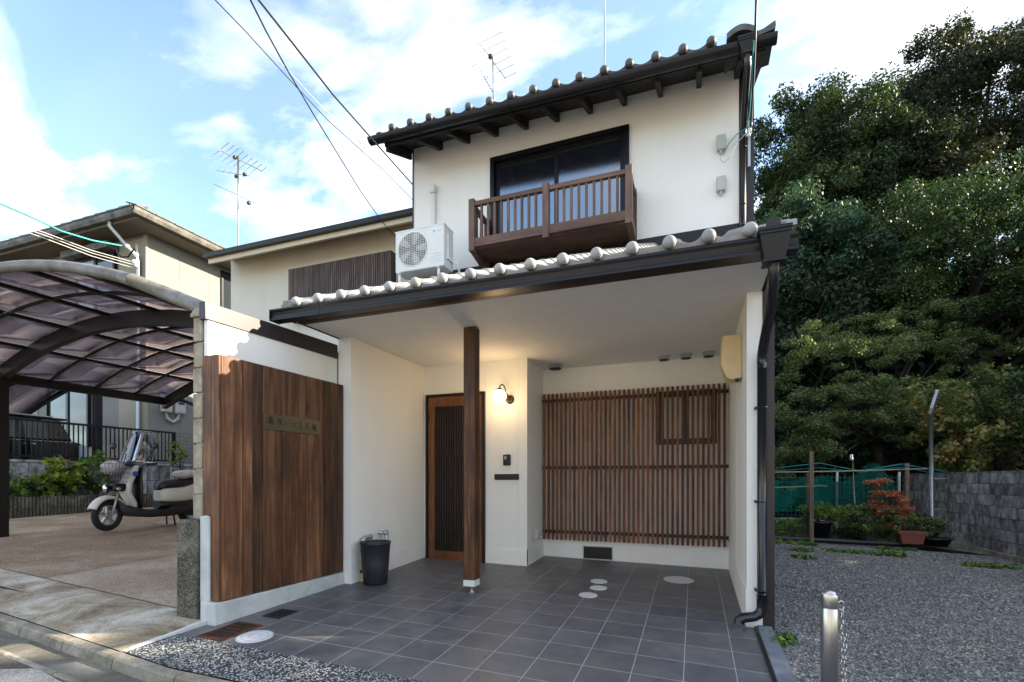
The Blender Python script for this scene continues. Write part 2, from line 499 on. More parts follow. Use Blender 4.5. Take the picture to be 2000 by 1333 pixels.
M['block_old'] = concrete('old_concrete_block', (0.20, 0.16, 0.11), (0.36, 0.31, 0.23), (0.50, 0.45, 0.36), sc=3, fine=0.35)
def blockmat():
    t = NT('stained_block'); v = t.vec((1,1,1), 9.0)
    a = t.noise(t.vec((1,1,0.6), 9.0), 6, 6, 0.65)
    c = t.ramp(a, [(0.34, (0.09, 0.09, 0.085)), (0.47, (0.21, 0.21, 0.205)), (0.60, (0.40, 0.40, 0.39)), (0.8, (0.46, 0.46, 0.45))])
    oi = t.n('ShaderNodeObjectInfo')
    c = t.mix(1.0, c, t.ramp(oi.outputs['Random'], [(0, 0.62), (1, 1.12)]), 'MULTIPLY')
    t.bump(t.noise(v, 70, 6, 0.7), 0.5, 0.004)
    return t.set(c, 0.95, 0, 0.2)
M['block'] = blockmat()
def pebbles():
    t = NT('pebble_strip'); v = t.vec((1,1,0.01))
    k = t.voro(v, 82, 'Color'); d = t.voro(v, 82)
    kk = t.n('ShaderNodeSeparateColor'); t.l(k, kk.inputs[0])
    sel = t.ramp(kk.outputs[0], [(0.64, 0.0), (0.66, 1.0)])
    inn = t.ramp(d, [(0.36, 1.0), (0.46, 0.0)])
    ms = t.mix(1.0, sel, inn, 'MULTIPLY')
    c = t.mix(ms, (0.030, 0.036, 0.045), t.ramp(kk.outputs[1], [(0, (0.45, 0.46, 0.44)), (1, (0.70, 0.71, 0.68))]))
    k2 = t.voro(v, 110, 'Color'); k3 = t.n('ShaderNodeSeparateColor'); t.l(k2, k3.inputs[0])
    c = t.mix(t.ramp(k3.outputs[0], [(0.82, 0.0), (0.85, 0.8)]), c, (0.5, 0.5, 0.48))
    t.bump(t.mix(0.5, ms, k3.outputs[1]), 0.4, 0.003)
    return t.set(c, 0.55, 0, 0.4)
M['pebble'] = pebbles()
def siding(name, c, hs=22):
    t = NT(name); v = t.vec((1,1,1))
    b = t.noise(v, 1.2, 4)
    col = t.ramp(b, [(0.3, tuple(x*0.92 for x in c)), (0.7, c)])
    h = t.noise(t.vec((0.12, 0.12, 1)), hs*2.2, 5, 0.7, 0.8)
    t.bump(h, 0.8, 0.012)
    return t.set(col, 0.75, 0, 0.3)
M['siding'] = siding('neighbour_siding', (0.225, 0.215, 0.195))
M['siding_warm'] = siding('neighbour_siding_warm', (0.34, 0.30, 0.23))

def glass_dark(name, col, rough=0.04, bump=0.0, bs=200):
    t = NT(name)
    t.set(col, rough, 0, 0.9)
    if bump: t.bump(t.noise(t.vec(), bs, 3), bump, 0.002)
    return t.m
M['win_dark'] = glass_dark('dark_window_glass', (0.010, 0.012, 0.018), 0.10, 0.10, 350)
M['win_dark'].node_tree.nodes['Principled BSDF'].inputs['IOR'].default_value = 2.5
M['frost'] = glass_dark('frosted_glass', (0.36, 0.38, 0.33), 0.3, 0.5, 90)
M['win_nb'] = glass_dark('neighbour_glass', (0.03, 0.035, 0.04), 0.05)
M['win_pale'] = glass_dark('curtained_glass', (0.42, 0.47, 0.52), 0.2)
def clear(name, tint, gloss=0.12, rough=0.05):
    t = NT(name)
    tr = t.n('ShaderNodeBsdfTransparent'); tr.inputs[0].default_value = (*tint, 1)
    gl = t.n('ShaderNodeBsdfGlossy'); gl.inputs['Roughness'].default_value = rough
    fr = t.n('ShaderNodeFresnel'); fr.inputs[0].default_value = 1.45
    ad = t.n('ShaderNodeMath', operation='ADD'); ad.inputs[1].default_value = gloss; t.l(fr.outputs[0], ad.inputs[0])
    ms = t.n('ShaderNodeMixShader'); t.l(ad.outputs[0], ms.inputs[0]); t.l(tr.outputs[0], ms.inputs[1]); t.l(gl.outputs[0], ms.inputs[2])
    t.l(ms.outputs[0], t.out.inputs[0]); return t.m
M['screen'] = clear('clear_windscreen', (0.84, 0.85, 0.82), 0.13, 0.03)
def poly_panel():
    t = NT('smoked_polycarbonate')
    tr = t.n('ShaderNodeBsdfTransparent'); tr.inputs[0].default_value = (0.84, 0.76, 0.77, 1)
    df = t.n('ShaderNodeBsdfTranslucent'); df.inputs[0].default_value = (0.66, 0.57, 0.58, 1)
    dd = t.n('ShaderNodeBsdfDiffuse'); dd.inputs[0].default_value = (0.20, 0.155, 0.16, 1)
    gl = t.n('ShaderNodeBsdfGlossy'); gl.inputs['Roughness'].default_value = 0.08
    m0 = t.n('ShaderNodeMixShader'); m0.inputs[0].default_value = 0.5; t.l(df.outputs[0], m0.inputs[1]); t.l(dd.outputs[0], m0.inputs[2])
    m1 = t.n('ShaderNodeMixShader'); m1.inputs[0].default_value = 0.34; t.l(tr.outputs[0], m1.inputs[1]); t.l(m0.outputs[0], m1.inputs[2])
    fr = t.n('ShaderNodeFresnel'); fr.inputs[0].default_value = 1.12
    m2 = t.n('ShaderNodeMixShader'); t.l(fr.outputs[0], m2.inputs[0]); t.l(m1.outputs[0], m2.inputs[1]); t.l(gl.outputs[0], m2.inputs[2])
    t.l(m2.outputs[0], t.out.inputs[0]); return t.m
M['poly'] = poly_panel()
def net():
    t = NT('green_net')
    tr = t.n('ShaderNodeBsdfTransparent')
    df = t.n('ShaderNodeBsdfDiffuse'); df.inputs[0].default_value = (0.02, 0.20, 0.155, 1)
    tl = t.n('ShaderNodeBsdfTranslucent'); tl.inputs[0].default_value = (0.02, 0.20, 0.155, 1)
    m0 = t.n('ShaderNodeMixShader'); m0.inputs[0].default_value = 0.5; t.l(df.outputs[0], m0.inputs[1]); t.l(tl.outputs[0], m0.inputs[2])
    v = t.vec((1,1,1)); f = t.ramp(t.noise(v, 2.5, 5), [(0.3, 0.45), (0.7, 0.8)])
    m1 = t.n('ShaderNodeMixShader'); t.l(f, m1.inputs[0]); t.l(tr.outputs[0], m1.inputs[1]); t.l(m0.outputs[0], m1.inputs[2])
    t.l(m1.outputs[0], t.out.inputs[0]); return t.m
M['net'] = net()
def emit(name, col, s):
    t = NT(name); t.set(col, 0.4)
    t.b.inputs['Emission Color'].default_value = (*col, 1); t.b.inputs['Emission Strength'].default_value = s
    return t.m
M['globe'] = emit('lit_globe', (1.0, 0.80, 0.48), 1.7)

def leafmat(name, stops, trans=0.22, rough=0.5):
    t = NT(name)
    at_ = t.n('ShaderNodeAttribute'); at_.attribute_name = 'tint'
    c = t.ramp(at_.outputs['Fac'], stops)
    t.set(c, max(rough, 0.55), 0, 0.2)
    tl = t.n('ShaderNodeBsdfTranslucent')
    c2 = t.mix(1.0, c, (1.2, 1.4, 0.55), 'MULTIPLY'); t.l(c2, tl.inputs[0])
    ms = t.n('ShaderNodeMixShader'); ms.inputs[0].default_value = trans
    t.l(t.b.outputs[0], ms.inputs[1]); t.l(tl.outputs[0], ms.inputs[2]); t.l(ms.outputs[0], t.out.inputs[0])
    return t.m
M['leaf_a'] = leafmat('camphor_leaf', [(0, (0.020, 0.038, 0.016)), (0.5, (0.042, 0.068, 0.024)), (1, (0.105, 0.125, 0.036))])
M['leaf_b'] = leafmat('oak_leaf', [(0, (0.013, 0.019, 0.010)), (0.5, (0.028, 0.034, 0.017)), (1, (0.075, 0.070, 0.025))])
M['leaf_c'] = leafmat('bright_leaf', [(0, (0.018, 0.036, 0.014)), (0.5, (0.038, 0.068, 0.023)), (1, (0.080, 0.110, 0.036))])
M['leaf_d'] = leafmat('blue_green_leaf', [(0, (0.018, 0.040, 0.028)), (0.5, (0.036, 0.072, 0.046)), (1, (0.075, 0.12, 0.06))])
M['leaf_m'] = leafmat('maple_leaf', [(0, (0.045, 0.072, 0.028)), (0.5, (0.11, 0.145, 0.052)), (1, (0.19, 0.215, 0.08))])
M['leaf_y'] = leafmat('turning_leaf', [(0, (0.06, 0.10, 0.03)), (0.5, (0.16, 0.19, 0.055)), (0.8, (0.30, 0.25, 0.09)), (1, (0.38, 0.20, 0.09))])
M['leaf_g'] = leafmat('garden_leaf', [(0, (0.045, 0.085, 0.02)), (0.5, (0.10, 0.18, 0.04)), (1, (0.24, 0.33, 0.075))])
M['leaf_hyd'] = leafmat('hydrangea_leaf', [(0, (0.06, 0.11, 0.02)), (0.5, (0.14, 0.20, 0.03)), (1, (0.32, 0.30, 0.05))])
M['leaf_red'] = leafmat('red_maple_leaf', [(0, (0.18, 0.10, 0.04)), (0.4, (0.36, 0.12, 0.06)), (1, (0.55, 0.17, 0.09))])
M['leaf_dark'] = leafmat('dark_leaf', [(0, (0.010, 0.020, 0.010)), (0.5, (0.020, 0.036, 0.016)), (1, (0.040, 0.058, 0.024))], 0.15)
M['petal'] = leafmat('dried_petal', [(0, (0.35, 0.12, 0.08)), (1, (0.55, 0.28, 0.17))])
M['stone'] = leafmat('gravel_stone', [(0, (0.085, 0.082, 0.077)), (0.5, (0.23, 0.225, 0.213)), (0.9, (0.44, 0.43, 0.41)), (1, (0.38, 0.34, 0.27))], 0.0, 0.75)
def lotmat():
    t = NT('gravel_bed'); v = t.vec()
    k = t.voro(v, 42, 'Color'); kk = t.n('ShaderNodeSeparateColor'); t.l(k, kk.inputs[0])
    c = t.ramp(kk.outputs[0], [(0, (0.06, 0.058, 0.055)), (0.6, (0.19, 0.186, 0.178)), (1, (0.38, 0.372, 0.355))])
    e = t.voro(v, 42)
    c = t.mix(t.ramp(t.noise(v, 0.9, 5), [(0.52, 0.0), (0.64, 0.7)]), c, (0.045, 0.032, 0.02))
    t.bump(e, -0.9, 0.02) if False else t.bump(e, 0.9, 0.02)
    return t.set(c, 0.9, 0, 0.3)
M['lot'] = lotmat()
M['soil'] = concrete('soil', (0.015, 0.011, 0.008), (0.03, 0.022, 0.015), (0.05, 0.04, 0.028), sc=2)
M['ground'] = concrete('earth', (0.05, 0.045, 0.035), (0.08, 0.07, 0.055), (0.12, 0.11, 0.09), sc=0.3)
M['terracotta'] = plain('terracotta_plastic', (0.22, 0.065, 0.045), 0.6, 0, 0.15)
M['rubber'] = plain('tyre_rubber', (0.012, 0.012, 0.012), 0.8, 0, 0.15)
M['scooter'] = plain('cream_white_paint', (0.68, 0.64, 0.56), 0.25, 0, 0.03, spec=0.6)
M['seat'] = plain('seat_vinyl', (0.014, 0.012, 0.012), 0.45, 0, 0.1)
M['bag'] = plain('plastic_bag', (0.55, 0.53, 0.54), 0.45, 0, 0.12, 8, bump=0.6, bscale=16)
M['bag_pink'] = plain('pink_bag', (0.50, 0.30, 0.28), 0.5, 0, 0.2, 8, bump=0.6, bscale=16)
M['car'] = plain('black_car_paint', (0.004, 0.004, 0.005), 0.08, 0, 0.05, spec=0.8)
M['blue'] = plain('blue_badge', (0.02, 0.10, 0.45), 0.4)
M['cyan'] = plain('cyan_mark', (0.05, 0.35, 0.62), 0.4)
M['brass'] = plain('dark_brass', (0.11, 0.092, 0.062), 0.42, 0.5, 0.12, 5)
M['ink'] = plain('black_ink', (0.004, 0.004, 0.004), 0.6)
M['rust'] = plain('rusty_iron', (0.11, 0.045, 0.018), 0.75, 0.3, 0.7, 8, bump=0.5)
M['iron'] = plain('dark_iron', (0.03, 0.028, 0.026), 0.6, 0.5, 0.3, 20, bump=0.4)
M['carport'] = plain('bronze_aluminium', (0.018, 0.013, 0.011), 0.4, 0.3, 0.12, 2)
M['carport_edge'] = concrete('mossy_aluminium', (0.11, 0.095, 0.05), (0.18, 0.17, 0.145), (0.27, 0.265, 0.25), sc=2.5, fine=0.45, rough=0.5)
M['gutter_old'] = concrete('aged_gutter', (0.06, 0.055, 0.045), (0.12, 0.11, 0.09), (0.22, 0.205, 0.17), sc=2, fine=0.3, rough=0.6)
M['nb_soffit'] = plain('beige_soffit', (0.15, 0.125, 0.09), 0.8, 0, 0.08)
M['cable'] = plain('black_cable', (0.012, 0.012, 0.012), 0.5)
M['teal'] = plain('teal_cable', (0.03, 0.33, 0.33), 0.5)
M['white_cable'] = plain('white_cable', (0.6, 0.56, 0.5), 0.5)
M['bamboo'] = plain('bamboo', (0.30, 0.27, 0.17), 0.6, 0, 0.25, 20)
M['blue_kerb'] = concrete('smooth_dark_kerb', (0.10, 0.115, 0.14), (0.14, 0.155, 0.185), (0.20, 0.215, 0.24), sc=2, fine=0.1)
M['silver_ant'] = plain('antenna_aluminium', (0.45, 0.44, 0.42), 0.4, 0.7, 0.1)
M['white_cover'] = plain('white_manhole', (0.62, 0.63, 0.64), 0.6, 0, 0.06, 60, bump=0.3)
# =================================================================== GROUND
g = MB(); g.add([(-400,-400,-0.75),(400,-400,-0.75),(400,400,-0.75),(-400,400,-0.75)], [(0,1,2,3)])
struct(g.build('ground', M['ground']))

# porch floor: grout bed and one object per tile
TX, TY = 0.3027, 0.2973
YF = 2.525
def surf(x0, x1, y0, y1, nx, ny, zfun, dz=0.0, fx=None):
    m = MB(); m.grid(lambda u, v: (x0+(x1-x0)*u, y0+(y1-y0)*v, zfun(x0+(x1-x0)*u, y0+(y1-y0)*v)+dz), nx, ny, False)
    m.f = [f[::-1] if False else f for f in m.f]
    return m
floor = surf(-3.75, 0.46, YF, 6.44, 12, 12, fz, -0.0009).build('porch_floor', M['grout'])
struct(floor)
for i in range(-11, 4):
    for j in range(0, 14):
        x0 = FX0 + i*TX + 0.0019; x1 = FX0 + (i+1)*TX - 0.0019
        y0 = FY0 + j*TY + 0.0022; y1 = FY0 + (j+1)*TY - 0.0022
        y0 = max(y0, YF + 0.002); x1 = min(x1, 0.452)
        if x0 >= 0.44 or (x0 > -3.2 and x0 < -2.2 and y0 > 5.75) or y0 > 6.4: continue
        if x1 < -3.46 and y0 > 2.85: continue
        if x1 < -2.0 and y0 > 5.75: continue
        x0 = max(x0, -3.56)
        xm, ym = (x0+x1)/2, (y0+y1)/2; c = 0.0012
        v = []; zc = fz(xm, ym)
        for (a, b) in ((x0,y0),(x1,y0),(x1,y1),(x0,y1)): v.append((a-xm, b-ym, fz(a,b)-0.0006-zc))
        for (a, b) in ((x0+c,y0+c),(x1-c,y0+c),(x1-c,y1-c),(x0+c,y1-c)): v.append((a-xm, b-ym, fz(a,b)+0.0-zc))
        for (a, b) in ((x0,y0),(x1,y0),(x1,y1),(x0,y1)): v.append((a-xm, b-ym, fz(a,b)-0.012-zc))
        m = MB(); m.add(v, [(4,5,6,7),(0,1,5,4),(1,2,6,5),(2,3,7,6),(3,0,4,7),(8,9,1,0),(9,10,2,1),(10,11,3,2),(11,8,0,3)])
        place('tile', m.mesh('tile', M['tile']), floor, loc=(xm, ym, zc))

# pebble strip in front of the tiles
def YK(x):                       # back edge of the road kerb
    if x < -3.0: return 2.105 - 0.095*(x+3.0)
    return 2.105 + 0.04*(1-math.exp(-(x+3.0)))
m = MB()
m.grid(lambda u, v: (lambda x: (x, YK(x)+0.004+(YF-0.004-YK(x)-0.004)*v, fz(x, YK(x)+(YF-YK(x))*v)+0.002))(-3.56+4.02*u), 20, 3, False)
struct(m.build('pebble_strip', M['pebble']))

# road, gutter and kerb follow the kerb line
def ribbon(x0, x1, a, b, n, dz0, dz1, name, mat, thick=0.0):
    m = MB()
    def P(u, v):
        x = x0+(x1-x0)*u; y = YK(x)
        return (x, y-a+(a-b)*v, fz(x, y)+dz0+(dz1-dz0)*v)
    m.grid(P, n, 1, False); return m
road = MB()
def RP(u, v):
    x = -30+50*u; o = 0.335+ v*7.5; y = YK(x)-o
    xx = max(-12, min(6, x))
    return (x, y, fz(xx, YK(x)) - 0.050 - 0.006*o)
road.grid(RP, 50, 12, False)
road_o = struct(road.build('road', M['asphalt']))
# worn pale concrete patch lying on the road (irregular edge)
rng = random.Random(3)
pt = MB(); top = []; bot = []
for k in range(41):
    x = -4.35 + 6.5*k/40
    o0 = 0.345 + (0.75*max(0, (-3.9-x))*1.0 if x < -3.9 else 0) + rng.uniform(-0.01, 0.01)
    o1 = 7.0 + rng.uniform(-0.05, 0.05)  # far edge carried across the road behind the camera for more bounce light
    for o, l in ((o0, top), (o1, bot)):
        l.append((x, YK(x)-o, fz(x, YK(x)) - 0.050 - 0.006*o + 0.004))
for k in range(40):
    pt.add([top[k], top[k+1], bot[k+1], bot[k]], [(0,3,2,1)])
struct(pt.build('road_patch', M['patch']))
gut = struct(MB().add([], []) or ribbon(-30, 8, 0.30, 0.09, 60, -0.062, -0.072, 'g', None).build('road_gutter', M['conc_gut']))
def strip_pieces(x0, x1, step, prof, name, mat, parent, seed=1, gap=0.010):
    r = random.Random(seed); x = x0
    while x < x1:
        L = step*r.uniform(0.97, 1.03); e = min(x+L, x1)
        m = MB(); n = 4; rings = []
        for k in range(n+1):
            xx = x+gap/2 + (e-gap-x)*k/n; y = YK(xx); z = fz(xx, y)
            rings.append([(xx, y-o, z+d+r.uniform(-0.0015, 0.0015)) for (o, d) in prof])
        m.loft(rings, smooth=False)
        m.build(name, mat, parent); x = e
kerb = MB(); kerb.grid(lambda u, v: (-30+38*u, YK(-30+38*u)-0.012-0.06*v, fz(-30+38*u, YK(-30+38*u))-0.035), 40, 1, False)
kerb = struct(kerb.build('road_kerb', M['conc_kerb']))
strip_pieces(-9.1, 2.6, 0.62, [(0.0, -0.12), (0.0, -0.004), (0.012, 0.002), (0.066, 0.0), (0.080, -0.010), (0.092, -0.075), (0.092, -0.12)], 'kerb_stone', M['conc_kerb'], kerb, 4)
strip_pieces(-9.3, 2.6, 0.62, [(0.288, -0.12), (0.288, -0.062), (0.298, -0.048), (0.322, -0.046), (0.334, -0.055), (0.334, -0.12)], 'gutter_edge_stone', M['conc_kerb'], kerb, 5)

# dark smooth kerb between porch and gravel lot
m = MB()
for k in range(3):
    y0 = 1.95+0.76*k; y1 = y0+0.755
    v = []
    for (x, y) in ((0.458,y0),(0.562,y0),(0.562,y1),(0.458,y1)): v.append((x,y,-0.5))
    t = []
    for (x, y) in ((0.458,y0),(0.562,y0),(0.562,y1),(0.458,y1)): t.append((x,y,fz(0.45,y)+0.030))
    m.hexa(v, t)
ke = m.build('lot_kerb', M['blue_kerb'], bevel=0.006); struct(ke)
m = MB(); m.hexa([(0.440,1.95,-0.4),(0.457,1.95,-0.4),(0.457,4.235,-0.4),(0.440,4.235,-0.4)], [(0.440,1.95,fz(0.45,1.95)+0.016),(0.457,1.95,fz(0.45,1.95)+0.016),(0.457,4.235,fz(0.45,4.235)+0.016),(0.440,4.235,fz(0.45,4.235)+0.016)])
m.build('edge_trim', M['black'], ke)

# neighbour's drive: stained ramp by the road, aggregate slabs behind
m = MB()
def YJ(x): return 2.84 - 0.086*(x+3.7)
def rampP(u, v):
    x = -3.565-26*u**1.6; y0 = YK(x)-0.002; y1 = YJ(x)-0.006; w_ = (1-v)**1.6; y = y0+(y1-y0)*v
    return (x, y, gz(x, y)*(1-w_) + (fz(max(x,-12), YK(x))+0.004)*w_)
m.grid(rampP, 40, 14, True); m.f = [f[::-1] for f in m.f]
struct(m.build('drive_ramp', M['conc_ramp']))
m = MB()   # step face of the ramp slab next to the porch
m.hexa([(-3.575,2.16,-0.4),(-3.535,2.17,-0.4),(-3.535,2.74,-0.4),(-3.575,2.74,-0.4)], [(-3.575,2.16,fz(-3.57,2.16)+0.004),(-3.535,2.17,fz(-3.57,2.17)+0.002),(-3.53,2.74,gz(-3.57,2.74)-0.002),(-3.575,2.74,gz(-3.57,2.74))])
struct(m.build('ramp_edge', M['base_conc']))
m = MB(); m.grid(lambda u, v: (-3.66-22*u, 2.7+12*v, gz(-3.66-22*u, 2.7+12*v)-0.012), 6, 6, False); m.f = [f[::-1] for f in m.f]
struct(m.build('drive_bed', M['black']))
def slab(x0, x1, y1, mat):
    m = MB(); m.grid(lambda u, v: (lambda x: (x, YJ(x)+0.006+(y1-YJ(x))*v, gz(x, YJ(x)+0.006+(y1-YJ(x))*v)))(x0+(x1-x0)*u), 8, 8, False)
    m.f = [f[::-1] for f in m.f]
    return m.build('driveway', mat)
struct(slab(-3.66, -6.24, 9.0, M['aggregate2'])); struct(slab(-6.252, -12.9, 9.0, M['aggregate'])); struct(slab(-12.9, -26, 5.0, M['aggregate']))

# gravel lot with real stones
m = MB(); m.grid(lambda u, v: (0.565+4.6*u, -2+14.2*v, lz(0.565+4.6*u, -2+14.2*v)), 20, 40, True)
struct(m.build('gravel_lot', M['lot']))
def tinted(name, verts, faces_n, nper, tints, mat, parent=None, smooth=False):
    """verts (N*nper,3); faces_n = list of per-item index tuples (same length)"""
    N = len(verts)//nper
    fs = np.array(faces_n); k = fs.shape[1]
    idx = (fs[None,:,:] + (np.arange(N)*nper)[:,None,None]).reshape(-1)
    me = bpy.data.meshes.new(name)
    me.vertices.add(len(verts)); me.vertices.foreach_set('co', np.ascontiguousarray(verts, dtype=np.float32).ravel())
    nf = len(idx)//k
    me.loops.add(len(idx)); me.loops.foreach_set('vertex_index', idx.astype(np.int32))
    me.polygons.add(nf); me.polygons.foreach_set('loop_start', np.arange(0, nf*k, k, dtype=np.int32))
    me.update(calc_edges=True)
    a = me.attributes.new('tint', 'FLOAT', 'POINT')
    a.data.foreach_set('value', np.repeat(tints, nper).astype(np.float32))
    me.materials.append(mat)
    if parent is False: return me
    return place(name, me, parent)
rg = np.random.default_rng(5)
def stones(n, x0, x1, y0, y1, s0, s1, seed):
    r = np.random.default_rng(seed)
    x = r.uniform(x0, x1, n); y = r.uniform(y0, y1, n)
    z = -0.13 - 0.040*(x-0.6) - 0.002*(y-3)
    base = np.array([(1,0,0),(0,1,0),(-1,0,0),(0,-1,0),(0.15,0.1,0.75),(0,0,-0.6)], float)
    sc = r.uniform(s0, s1, n)
    v = base[None] * (1 + r.uniform(-0.35, 0.35, (n,6,3)))
    v = v * np.stack([sc, sc*r.uniform(0.6,1,n), sc*r.uniform(0.5,0.9,n)], 1)[:,None,:]
    a = r.uniform(0, 2*np.pi, n); t = r.normal(0, 0.45, n)
    ca, sa = np.cos(a)[:,None], np.sin(a)[:,None]; ct, st = np.cos(t)[:,None], np.sin(t)[:,None]
    X, Y, Z = v[...,0], v[...,1], v[...,2]
    Y, Z = Y*ct - Z*st, Y*st + Z*ct
    X, Y = X*ca - Y*sa, X*sa + Y*ca
    v = np.stack([X + x[:,None], Y + y[:,None], Z + (z + sc*0.15)[:,None]], 2).reshape(-1,3)
    return v, r.beta(1.6, 2.4, n)
v1, t1 = stones(42000, 0.60, 3.6, 2.2, 6.0, 0.006, 0.015, 1)
v2, t2 = stones(32000, 0.60, 5.0, 6.0, 11.2, 0.009, 0.020, 2)
v3, t3 = stones(2500, 0.60, 2.5, 1.0, 2.2, 0.008, 0.018, 3)
v4, t4 = stones(6000, 3.4, 5.0, 4.0, 6.0, 0.010, 0.020, 4)
OCT = [(0,1,4),(1,2,4),(2,3,4),(3,0,4),(1,0,5),(2,1,5),(3,2,5),(0,3,5)]
gs = tinted('gravel', np.concatenate([v1,v2,v3,v4]), OCT, 6, np.concatenate([t1,t2,t3,t4]), M['stone'])
struct(gs, 'stuff', 'grey crushed gravel covering the lot beside the house')

# =================================================================== THE HOUSE
house = thing('town_house', 'two storey white stucco house with dark wooden balcony, tiled eaves and recessed porch', 'house', (-1.4, 5.6, 0.0))
def hb(name, mat, boxes, parent=house, bevel=0.0, **k):
    m = MB()
    for b in boxes: m.box(*b)
    return m.build(name, M[mat], parent, bevel=bevel, **k)
ZC = 2.512
# porch walls
hb('wall', 'wall', [(-2.0,0.388,6.302,6.44,-0.2,ZC+0.04)])                  # back wall
hb('wall', 'wall', [(-2.0,-1.885,5.62,6.30,-0.2,ZC+0.04)])                  # side of the recess
hb('wall', 'wall', [(-2.43,-2.002,5.62,5.76,-0.2,ZC+0.04), (-3.302,-2.432,5.62,5.76,2.145,ZC+0.04), (-3.302,-3.262,5.62,5.76,-0.2,2.143)])
hb('wall', 'wall', [(-3.46,-3.302,4.16,5.77,-0.3,ZC+0.04)])                 # left porch wall
hb('wall', 'wall', [(0.390,0.500,4.25,6.44,-0.35,ZC+0.04)])                 # right porch wall
# skirting, each run with its joint line above
hb('skirting', 'skirt', [(-1.883,0.388,6.294,6.302,-0.2,0.204)])
hb('skirting', 'skirt', [(-1.885,-1.877,5.612,6.294,-0.2,0.205), (-2.428,-1.877,5.612,5.620,-0.2,0.205)])
hb('skirting', 'skirt', [(-3.302,-3.294,4.152,5.62,-0.2,0.207), (-3.46,-3.302,4.152,4.160,-0.2,0.207)])
hb('skirting', 'skirt', [(0.382,0.390,4.242,6.294,-0.35,0.2), (0.390,0.500,4.242,4.25,-0.35,0.2)])
# vertical wall joints
for x in (-0.72,): hb('joint_line', 'skirt', [(x-0.003,x+0.003,6.2995,6.303,0.21,ZC)])
hb('joint_line', 'skirt', [(0.3875,0.391,5.2-0.003,5.2+0.003,0.21,ZC)])
# porch ceiling
hb('ceiling', 'ceil', [(-3.44,0.49,3.645,6.44,ZC,ZC+0.05)])
hb('eave_trim', 'dark_metal', [(-3.462,-3.441,3.60,4.6,ZC-0.006,ZC+0.11)]); hb('eave_trim', 'dark_metal', [(0.492,0.512,3.64,4.24,ZC-0.004,ZC+0.11)])
hb('beam', 'beam', [(-3.44,0.50,3.585,3.643,ZC-0.012,ZC+0.125)])
hb('fascia_board', 'soffit', [(-3.50,0.53,3.552,3.584,ZC+0.05,ZC+0.14)])
# dark metal cladding on the right side of the house
def yz(pts, x0, x1): return MB().prism(pts, 'x', x0, x1)
side = yz([(4.24,-0.30),(13.0,-0.30),(13.0,5.1),(8.6,6.6),(5.62,5.33),(5.62,3.50),(4.24,2.90)], 0.502, 0.582)
side.build('side_cladding', M['brown_metal'], house)
for z in (0.12, 1.0, 1.9): MB().lathe([(0.006,-0.003),(0.006,0.0)], (0.545,4.238,z), 8, 'y').build('screw', M['black'], house)
lside = yz([(4.16,2.56),(13.0,2.56),(13.0,5.1),(8.6,6.6),(5.62,5.36),(5.62,3.45),(4.16,2.75)], -3.46, -3.448)
lside.build('side_cladding', M['brown_metal'], house)
hb('wall', 'wall', [(-3.445,-3.30,5.772,13.0,-0.2,2.55)])
# upper wall (with the window opening left open)
WX0, WX1, WZ0, WZ1 = -2.345, -0.675, 3.62, 4.995
up = MB()
up.box(-3.445, WX0, 5.60, 5.72, 3.45, 5.45); up.box(WX1, 0.440, 5.60, 5.72, 3.45, 5.45)
up.box(WX0, WX1, 5.60, 5.72, WZ1, 5.45); up.box(WX0, WX1, 5.60, 5.72, 3.45, WZ0)
up.build('upper_wall', M['wall_up'], house)
hb('corner_trim', 'brown_metal', [(0.442,0.500,5.595,5.72,3.45,5.36)]); hb('corner_trim', 'brown_metal', [(-3.462,-3.446,5.59,5.72,3.45,5.42)])
hb('flashing', 'dark_metal', [(-3.44,0.44,5.575,5.60,3.52,3.70)])
hb('flashing_joint', 'skirt', [(-1.2,-1.196,5.5975,5.601,3.70,3.80)])
# upper window: frame, two sliding sashes, panes
wf = hb('window', 'dark_metal', [(WX0,WX1,5.56,5.66,WZ1-0.05,WZ1), (WX0,WX0+0.05,5.56,5.66,WZ0,WZ1-0.05), (WX1-0.05,WX1,5.56,5.66,WZ0,WZ1-0.05), (WX0,WX1,5.56,5.66,WZ0-0.03,WZ0)])
xm = (WX0+WX1)/2
for k, (a, b, y) in enumerate(((WX0+0.05, xm+0.03, 5.625), (xm-0.03, WX1-0.05, 5.595))):
    hb('sash', 'dark_metal', [(a,b,y,y+0.025,WZ1-0.105,WZ1-0.05), (a,b,y,y+0.025,WZ0,WZ0+0.06), (a,a+0.05,y,y+0.025,WZ0+0.06,WZ1-0.105), (b-0.05,b,y,y+0.025,WZ0+0.06,WZ1-0.105)], wf)
    hb('pane', 'win_dark', [(a+0.05,b-0.05,y+0.010,y+0.016,WZ0+0.06,WZ1-0.105)], wf)
hb('dark_room_panel', 'black', [(WX0-0.1,WX1+0.1,5.722,5.76,WZ0-0.1,WZ1+0.1)])  # black panel, darkness of the unlit room put into its colour

